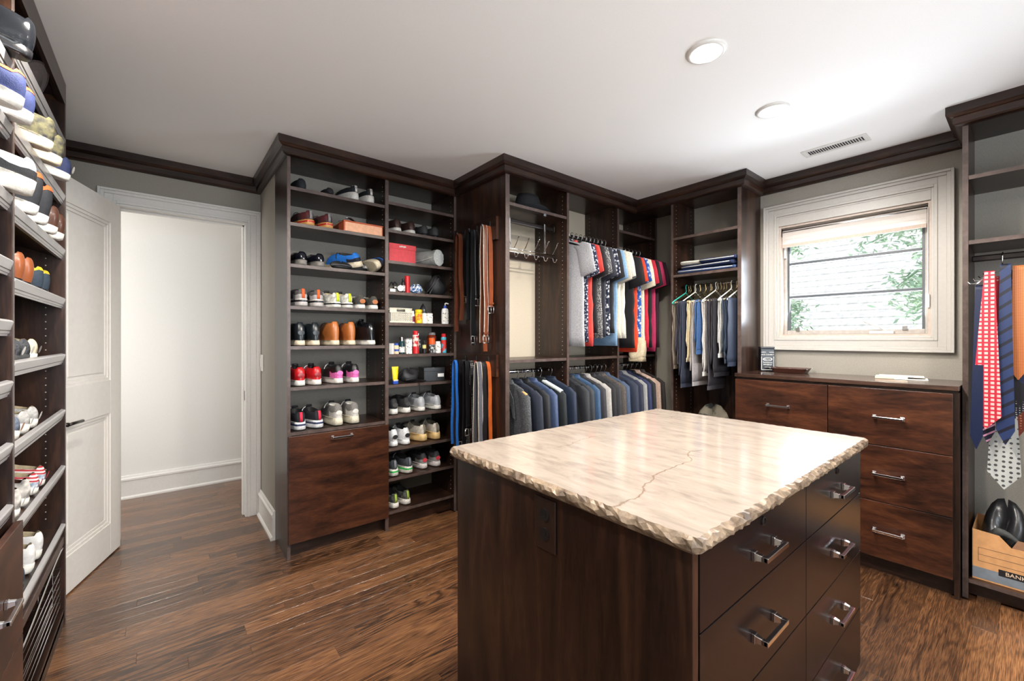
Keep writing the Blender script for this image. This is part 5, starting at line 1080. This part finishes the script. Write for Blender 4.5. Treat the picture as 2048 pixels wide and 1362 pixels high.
# ---- belts: straps folded over the hooks
def belt(hy, hz, depth, desc, where, m, l1, l2, w=.033, spread=.022, buckle='b', edge=None, seed=0, twist=0.):
    q = random.Random(seed); X0 = HX0 - .0345 - depth
    t = thing('belt', f'{desc} {where}', 'belt', (X0, hy, hz), (0, 0, R(twist)), 'belts on the hook boards')
    zt = .0; pts = []
    pts += [(0, -spread - .006 + q.uniform(-.006, .006), -l1), (q.uniform(-.006, .006), -spread - .004, -l1 * .75), (q.uniform(-.005, .005), -spread, -l1 * .5), (q.uniform(-.004, .004), -spread * .9, -l1 * .25), (0, -spread * .75, -.035), (0, -.009, zt + .006), (0, 0, zt + .0095), (0, .009, zt + .006), (0, spread * .75, -.035), (q.uniform(-.004, .004), spread * .9, -l2 * .25), (q.uniform(-.005, .005), spread, -l2 * .5), (q.uniform(-.006, .006), spread + .004, -l2 * .75), (0, spread + .006, -l2)]
    sp = smooth_path(pts, 4)
    MB().ribbon(sp, w, .0038, (1, 0, 0)).build('strap', m, t)
    if edge:
        for s in (-1, 1): MB().ribbon([(p[0] + s * (w / 2 - .0012), p[1], p[2]) for p in sp], .0028, .0046, (1, 0, 0)).build('stitched_edge', edge, t)
    if buckle:
        y, z = pts[0][1], pts[0][2]
        fr = [(-w * .72, y, z + .004), (w * .72, y, z + .004), (w * .72, y, z - .042), (-w * .72, y, z - .042), (-w * .72, y, z + .004)]
        bk = MB()
        for a, b in zip(fr, fr[1:]): bk.tube([a, b], .0032, 6)
        bk.tube([(0, y - .001, z + .004), (0, y - .005, z - .042)], .0022, 6)
        bk.build('buckle', nickel if buckle == 'b' else gold, t, smooth=True)
        MB().ribbon([(0, y - .004, z + .03), (0, y - .004, z + .018)], w + .004, .010, (1, 0, 0)).build('keeper_loop', m, t)
    return t
bk_ = leather((30, 28, 30)); bb = leather((104, 54, 34)); bb2 = leather((132, 66, 36)); edw = fabric((206, 196, 180), .6)
U = 'on the upper hook board'; V = 'on the lower hook board'
belt(2.655, 2.072, .0, 'black leather belt with large silver buckle', U, bk_, .45, .62, seed=1)
belt(2.655, 2.072, .036, 'brown and black reversible belt at the far hook', U, leather((96, 52, 34)), .62, .70, buckle=None, seed=2, spread=.03)
belt(2.50, 2.072, .0, 'black belt with pale stitched edges', U, bk_, .48, .80, edge=fabric((120, 120, 124), .5), seed=3)
belt(2.50, 2.072, .036, 'plain black dress belt on the middle hook', U, leather((22, 24, 26)), .74, .62, seed=4, spread=.03)
belt(2.345, 2.072, .0, 'brown leather belt with silver buckle', U, bb2, .54, .84, seed=5, spread=.026)
belt(2.345, 2.072, .0355, 'dark brown belt with white edges', U, bb, .74, .78, edge=edw, seed=6, spread=.02)
belt(2.65, 1.152, .0735, 'bright blue woven belt', V, fabric((30, 110, 200), .6), .66, .60, buckle=None, seed=7, spread=.03, w=.02)
belt(2.65, 1.152, .036, 'black leather belt with dark buckle', V, bk_, .58, .66, seed=9)
belt(2.65, 1.152, .0, 'black braided belt', V, pattern('braid', 'checks', (20, 20, 22), (46, 46, 50), 30), .58, .66, seed=8)
belt(2.505, 1.152, .0735, 'plain black belt with short tail', V, leather((26, 26, 28)), .46, .68, seed=10)
belt(2.505, 1.152, .036, 'black and white studded belt', V, pattern('studded', 'spots', (30, 30, 32), (214, 212, 206), 90), .66, .60, seed=11, spread=.03)
belt(2.505, 1.152, .0, 'reddish brown leather belt', V, leather((118, 52, 38)), .62, .66, buckle=None, seed=12, spread=.04)
belt(2.36, 1.152, .0735, 'grey webbing belt with white edges', V, fabric((84, 84, 92), .7), .62, .64, edge=edw, seed=13, spread=.026, w=.036)
belt(2.36, 1.152, .036, 'smooth black belt beside the orange one', V, bk_, .60, .64, buckle=None, seed=15, spread=.03)
belt(2.36, 1.152, .0, 'orange tan leather belt', V, leather((186, 90, 38)), .60, .62, buckle=None, seed=14, spread=.034, w=.028)
# ---- ties on a tie hanger
th = thing('tie_hanger', 'chrome tie hanger with rows of prongs hooked on the rod', 'tie rack', (3.337, .10, 1.741))
r = .0215
MB().tube([(0 + r * math.cos(a), 0, r * math.sin(a)) for a in [R(-20 + 20 * k) for k in range(11)]] + [(-r, 0, -.02), (-.03, 0, -.05), (-.045, 0, -.08)], .0026, 6).build('hook', chrome, th, smooth=True)
MB().tube([(-.045, 0, -.075), (-.15, .035, -.10), (-.27, .075, -.155)], .004, 6).build('arm', chrome, th, smooth=True)
MB().tube([(-.045, 0, -.075), (-.10, -.06, -.09), (-.16, -.15, -.115)], .004, 6).build('arm', chrome, th, smooth=True)
for k in range(5):
    f = k / 4; x, y, z_ = -.10 - .17 * f, .018 + .057 * f, -.09 - .065 * f
    MB().tube([(x, y, z_), (x + .02, y + .022, z_ + .004), (x + .03, y + .03, z_ + .014)], .002, 6).build('prong', chrome, th, smooth=True)
def tie(x, y, zt, desc, m, l, w=.085, tail=.8, dx=0., dy=0., rz=0., sep=.016, tm=None, wt=.035):
    t = thing('necktie', f'{desc} on the tie hanger', 'tie', (x, y, zt), (0, 0, R(rz)), 'neckties')
    def blade(l, w0, w1, xo, name, mm):
        n = 12; pts = []; ws = []
        for k in range(n + 1):
            f = k / n; z_ = -l * f; tip = max(0, (f - .93) / .07)
            pts.append((xo + dx * f * .5 - .01 * math.sin(3 * f), dy * f, z_)); ws.append((w0 + (w1 - w0) * min(1, f / .9)) * (1 - tip) + .003 * tip)
        MB().ribbon(pts, ws, .0045, (0, 1, 0)).build(name, mm, t)
    blade(l, wt, w, -sep, 'blade', m); blade(l * tail, wt, w * .55, sep, 'tail', tm or m)
    MB().ribbon(smooth_path([(-sep, 0, .0), (-sep * .7, 0, .014), (0, 0, .02), (sep * .7, 0, .014), (sep, 0, 0)], 3), wt, .0045, (0, 1, 0)).build('neck_loop', m, t)
    return t
tred = pattern('tie_red_check', 'checks', (120, 14, 30), (226, 120, 120), 9.); 
def silk(r, g, b): return fabric((r, g, b), .4, ns=200, bump=.05)
tie(3.10, .166, 1.56, 'plain royal blue tie', silk(14, 26, 58), .78, .042, dy=.012, wt=.03)
tie(3.10, .135, 1.625, 'red tie with pink square motifs', pattern('tie_red_a', 'checks', (176, 26, 48), (238, 168, 160), 6.4, .45), .74, .10, dy=.012)
tie(3.135, .108, 1.60, 'red tie with paisley dots behind the square one', pattern('tie_red_b', 'spots', (190, 30, 50), (240, 190, 170), 62, .45), .70, .085, dy=-.01)
tie(3.12, .085, 1.655, 'navy and pale blue diagonal striped tie', pattern('tie_diag', 'stripes', (28, 44, 84), (12, 15, 32), 9, .45), .84, .06, dy=.0, tail=.82, tm=pattern('tie_diag_pale', 'stripes', (170, 186, 226), (24, 30, 60), 9, .45))
tie(3.17, .062, 1.63, 'black tie with tiny white dots', pattern('tie_dots', 'spots', (20, 20, 26), (180, 180, 186), 95, .45), .70, .08)
tie(3.145, .046, 1.645, 'copper orange woven tie', pattern('tie_copper', 'checks', (150, 80, 40), (206, 130, 76), 22, .4), .52, .05)
tie(3.165, .014, 1.64, 'navy tie with white polka dots', pattern('tie_polka', 'spots', (24, 34, 66), (190, 204, 226), 60, .45), .56, .07)
tie(3.20, .145, 1.52, 'navy tie with thin pink diagonal lines', pattern('tie_pink_line', 'stripes', (30, 32, 52), (206, 150, 180), 16, .45), .72, .05)
tie(3.215, .092, 1.50, 'silver tie with oval medallions hanging lowest', pattern('tie_silver', 'spots', (178, 180, 176), (70, 72, 72), 42, .4), .92, .11, tail=.75)
tie(3.22, .05, 1.56, 'rust brown dotted tie', pattern('tie_rust', 'spots', (110, 48, 30), (190, 120, 90), 80, .45), .72, .07)
tie(3.23, .01, 1.54, 'dark purple tie', silk(70, 26, 80), .68, .07)
tie(3.19, -.03, 1.60, 'bright red tie at the picture edge', silk(200, 26, 40), .62, .08)
# ---- cardboard storage box with bags
BX = thing('storage_box', 'kraft cardboard storage box with grey base stripe under the ties', 'box', (3.20, .0, .1012))
kraft = mat('kraft_card', lin(206, 152, 100), .75, nscale=30); kgrey = mat('box_grey_print', lin(120, 128, 136), .7, nscale=30); kin = mat('kraft_inner', lin(150, 110, 82), .8, nscale=30); ink = mat('box_ink', lin(96, 70, 62), .7, nscale=30); blkp = mat('box_black_print', lin(22, 20, 22), .6, nscale=30); cream = mat('box_letters', lin(232, 206, 176), .6, nscale=30)
fx0, fx1, fy0, fy1, bhh = 0, .30, -.20, .198, .25
wl = MB().prism([(fy1, 0), (fy1, bhh), (fy1 - .09, bhh - .008), (fy1 - .13, bhh - .055), (fy0 + .13, bhh - .055), (fy0 + .09, bhh), (fy0, bhh), (fy0, 0)], 'x', fx0, fx0 + .004); wl.build('front_wall', kraft, BX)
MB().box(fx1 - .004, fx1, fy0, fy1, 0, bhh).build('back_wall', kraft, BX); MB().box(fx0 + .004, fx1 - .004, fy1 - .004, fy1, 0, bhh).build('side_wall', kraft, BX); MB().box(fx0 + .004, fx1 - .004, fy0, fy0 + .004, 0, bhh).build('side_wall', kraft, BX); MB().box(fx0 + .004, fx1 - .004, fy0 + .004, fy1 - .004, 0, .004).build('box_bottom', kraft, BX)
MB().prism([(fy1 - .13, bhh - .058), (fy0 + .13, bhh - .058), (fy0 + .15, bhh - .02), (fy1 - .15, bhh - .012)], 'x', fx0 + .005, fx0 + .007).build('torn_flap', kin, BX)
box(fx0 - .0006, fx0 - .0001, fy0, fy1, .008, .062).build('grey_stripe', kgrey, BX)
for z_ in (.095, .128, .162): box(fx0 - .0006, fx0 - .0001, fy0 + .02, fy1 - .02, z_ - .0008, z_ + .0008).build('printed_line', ink, BX)
box(fx0 - .0006, fx0 - .0001, fy1 - .0216, fy1 - .020, .095, .162).build('printed_line', ink, BX)
box(fx0 - .0012, fx0 - .0007, fy1 - .30, fy1 - .088, .046, .078).build('printed_badge', blkp, BX, bevel=.004)
text('BANKERS BOX', .0255, cream, BX, (fx0 - .0017, fy1 - .194, .062), (R(90), 0, R(-90)))
for c, h_, sd, lab, mm in (((3.345, .088, .112), .31, 41, 'black handbag slumped in the cardboard box', leather((34, 34, 36), .3)), ((3.345, -.095, .112), .30, 44, 'dark grey strapped bag in the cardboard box', nyl)):
    t = thing('handbag', lab, 'bag', c); blob(.078, h_, sd, n=20, m=9, amp=.045, sx=1.3, sy=1.1).build('bag_body', mm, t, smooth=True)
    MB().ribbon(smooth_path([(-.095, .06, h_ * .5), (-.12, .03, h_ * .78), (-.125, -.02, h_ * .76), (-.13, -.06, h_ * .62), (-.11, -.07, h_ * .5)], 5), .034, .005, (.3, .4, 1)).build('shoulder_strap', fabric((64, 66, 64), .7), t, smooth=True)
# ---- on the dresser
tin = thing('whiskey_tin', 'black rectangular whiskey tin with white label lettering on the dresser', 'tin', (3.45, 1.250, 1.081), (0, 0, R(33)))
tb = mat('tin_black', lin(18, 20, 28), .25, nscale=30); tw_ = mat('tin_white_print', lin(232, 230, 224), .5, nscale=30)
box(-.035, .035, -.045, .045, 0, .165).build('tin_body', tb, tin, bevel=.004); box(-.036, .036, -.046, .046, .165, .178).build('tin_lid', tb, tin, bevel=.003)
mb = MB()
for y0, y1, z0, z1 in ((-.041, -.038, .012, .108), (.038, .041, .012, .108), (-.041, .041, .010, .013), (-.041, -.010, .138, .1405), (.010, .041, .138, .1405)): mb.box(-.0362, -.0356, y0, y1, z0, z1)
MB.rings(mb, [[(-.0362 + .0004 * s, .031 * q_ * math.cos(a), .088 + .013 * q_ * math.sin(a)) for a in [2 * math.pi * k / 24 for k in range(24)]] for s, q_ in ((0, 1.), (1, .84))], cap0=False, cap1=False)
mb.rings([[(-.0364, .031 * q_ * math.cos(a), .088 + .013 * q_ * math.sin(a)) for a in [2 * math.pi * k / 24 for k in range(24)]] for q_ in (1., .82)], cap0=False, cap1=False)
mb.build('printed_border', tw_, tin)
RT = (R(90), 0, R(-90))
for s, sz, z_ in (("JACK DANIEL'S", .0125, .121), ('Old No.7', .0125, .088), ('Tennessee', .0145, .064), ('WHISKEY', .0135, .048), ('SOUR MASH', .0075, .030)): text(s, sz, tw_, tin, (-.0368, 0, z_), RT, ext=.0003)
tr = thing('valet_tray', 'brown leather valet tray with snapped corners beside the tin', 'tray', (3.40, 1.075, 1.081), (0, 0, R(6)))
lt = leather((74, 42, 32)); box(-.06, .06, -.085, .085, 0, .004).build('tray_base', lt, tr)
for s in (-1, 1):
    MB().prism([(s * .06, .002), (s * .064, .002), (s * .085, .032), (s * .081, .033)], 'y', -.085, .085).build('tray_side', lt, tr); MB().prism([(s * .085, .002), (s * .089, .002), (s * .112, .034), (s * .108, .035)], 'x', -.06, .06).build('tray_side', lt, tr)
for sx_ in (-1, 1):
    for sy_ in (-1, 1):
        MB().add([(sx_ * .06, sy_ * .085, .002), (sx_ * .083, sy_ * .085, .032), (sx_ * .096, sy_ * .125, .036), (sx_ * .06, sy_ * .11, .034)], [(0, 1, 2, 3)]).build('tray_corner', lt, tr)
        MB().lathe([(.004, 0), (.004, .003), (.001, .004)], n=8).xf(Matrix.Translation((sx_ * .08, sy_ * .108, .03))).build('snap', nickel, tr)
q = random.Random(8)
for k, (nm, lab, mm) in enumerate((('coin_pile', 'small silver bracelet coiled in the valet tray', chrome), ('key_ring', 'bunch of keys in the valet tray', nickel))):
    t = thing('bracelet' if k == 0 else 'key_ring', lab, 'bracelet' if k == 0 else 'keys', (3.395 + .01 * k, 1.05 + .05 * k, 1.0856))
    for j in range(7): a = j * .9; MB().tube([(.018 * math.cos(a) + .008 * math.cos(u_), .018 * math.sin(a) + .008 * math.sin(u_), .003 + .003 * j) for u_ in [2 * math.pi * w_ / 10 for w_ in range(11)]], .0022, 5).build('link' if k == 0 else 'key', mm, t, smooth=True)
pp = thing('paper_stack', 'white papers with a cream booklet lying on the dresser', 'papers', (3.40, .50, 1.0812), (0, 0, R(8)))
paper = mat('paper_white', lin(238, 234, 226), .7, nscale=40)
box(-.07, .075, -.03, .115, 0, .013).build('booklet', mat('booklet_cream', lin(228, 206, 180), .6, nscale=40), pp, bevel=.001); box(-.085, .08, -.115, .03, .0, .004).build('paper_sheet', paper, pp); box(-.06, .085, -.10, .10, .0132, .016).build('paper_sheet', paper, pp)
# ------------------------------------------------------------------ outside the window
tag(struct('ground', box(X_W + 1.5, 40, -30, 30, -3.2, -3.0), mat('lawn', lin(176, 186, 150), .9, nscale=2), 'bright lawn outside the window', 'ground'), 'bright lawn outside the window', 'ground', kind='structure')
nh = thing('house', 'neighbouring house with pale shingle roof and siding seen through the window', 'house', (12.5, 3.0, -3.0))
hw = mat('siding_pale', lin(232, 230, 226), .7, nscale=10); hs = mat('shingle_grey', lin(200, 198, 196), .8, col2=lin(168, 166, 164), nscale=9, stretch=(1, 1, 1))
box(0, 6, -7, 8, 0, 3.4).build('house_body', hw, nh)
for k in range(24):
    z0 = 3.2 + k * .20; x0 = -.5 + k * .23
    MB().prism([(x0, z0), (x0 + .30, z0 + .24), (x0 + .30, z0 + .30), (x0, z0 + .07)], 'y', -7.4, 8.4).build('shingle_course', hs, nh)
for k in range(15): MB().prism([(-.03, k * .22), (0, k * .22), (0, k * .22 + .22), (-.008, k * .22 + .22)], 'y', -7, 8).build('siding_board', hw, nh)
def tree(name, label, loc, h_, r_, n, seed):
    q = random.Random(seed); t = thing(name, label, 'tree', loc, group='trees outside the window')
    MB().tube([(0, 0, 0), (.05, .02, h_ * .4), (0, 0, h_)], .1, 8, rs=[.14, .10, .03]).build('trunk', mat('bark', lin(110, 92, 78), .9, nscale=12), t)
    mb = MB()
    for _ in range(60):
        z_ = h_ * q.uniform(.15, .98); a = q.uniform(0, 6.28); l = r_ * (1.1 - z_ / h_ * .75) * q.uniform(.6, 1.1); d = (math.cos(a), math.sin(a))
        mb.tube([(0, 0, z_), (d[0] * l * .5, d[1] * l * .5, z_ + .1), (d[0] * l, d[1] * l, z_ - .12)], .02, 5, rs=[.035, .02, .006])
        for _ in range(n):
            f = q.uniform(.2, 1.05); c = Vector((d[0] * l * f, d[1] * l * f, z_ + .1 - .2 * f + q.uniform(-.12, .12))) + Vector((q.gauss(0, .12), q.gauss(0, .12), q.gauss(0, .08)))
            u = Vector((q.gauss(0, 1), q.gauss(0, 1), q.gauss(0, .6))).normalized() * .06; w = Vector((q.gauss(0, 1), q.gauss(0, 1), q.gauss(0, 1))).normalized() * .022
            mb.add([c - u, c + w, c + u, c - w], [(0, 1, 2, 3)])
    o = mb.build('foliage', mat('leaf_pale', lin(186, 204, 178), .8, col2=lin(140, 170, 140), nscale=3), t); o['kind'] = 'stuff'
tree('tree', 'pale green tree beyond the right half of the window', (8.6, .80, -3.0), 8.2, 2.2, 150, 1)
tree('tree', 'pale green tree beyond the left edge of the window', (9.8, 3.7, -3.0), 8.2, 1.6, 150, 2)
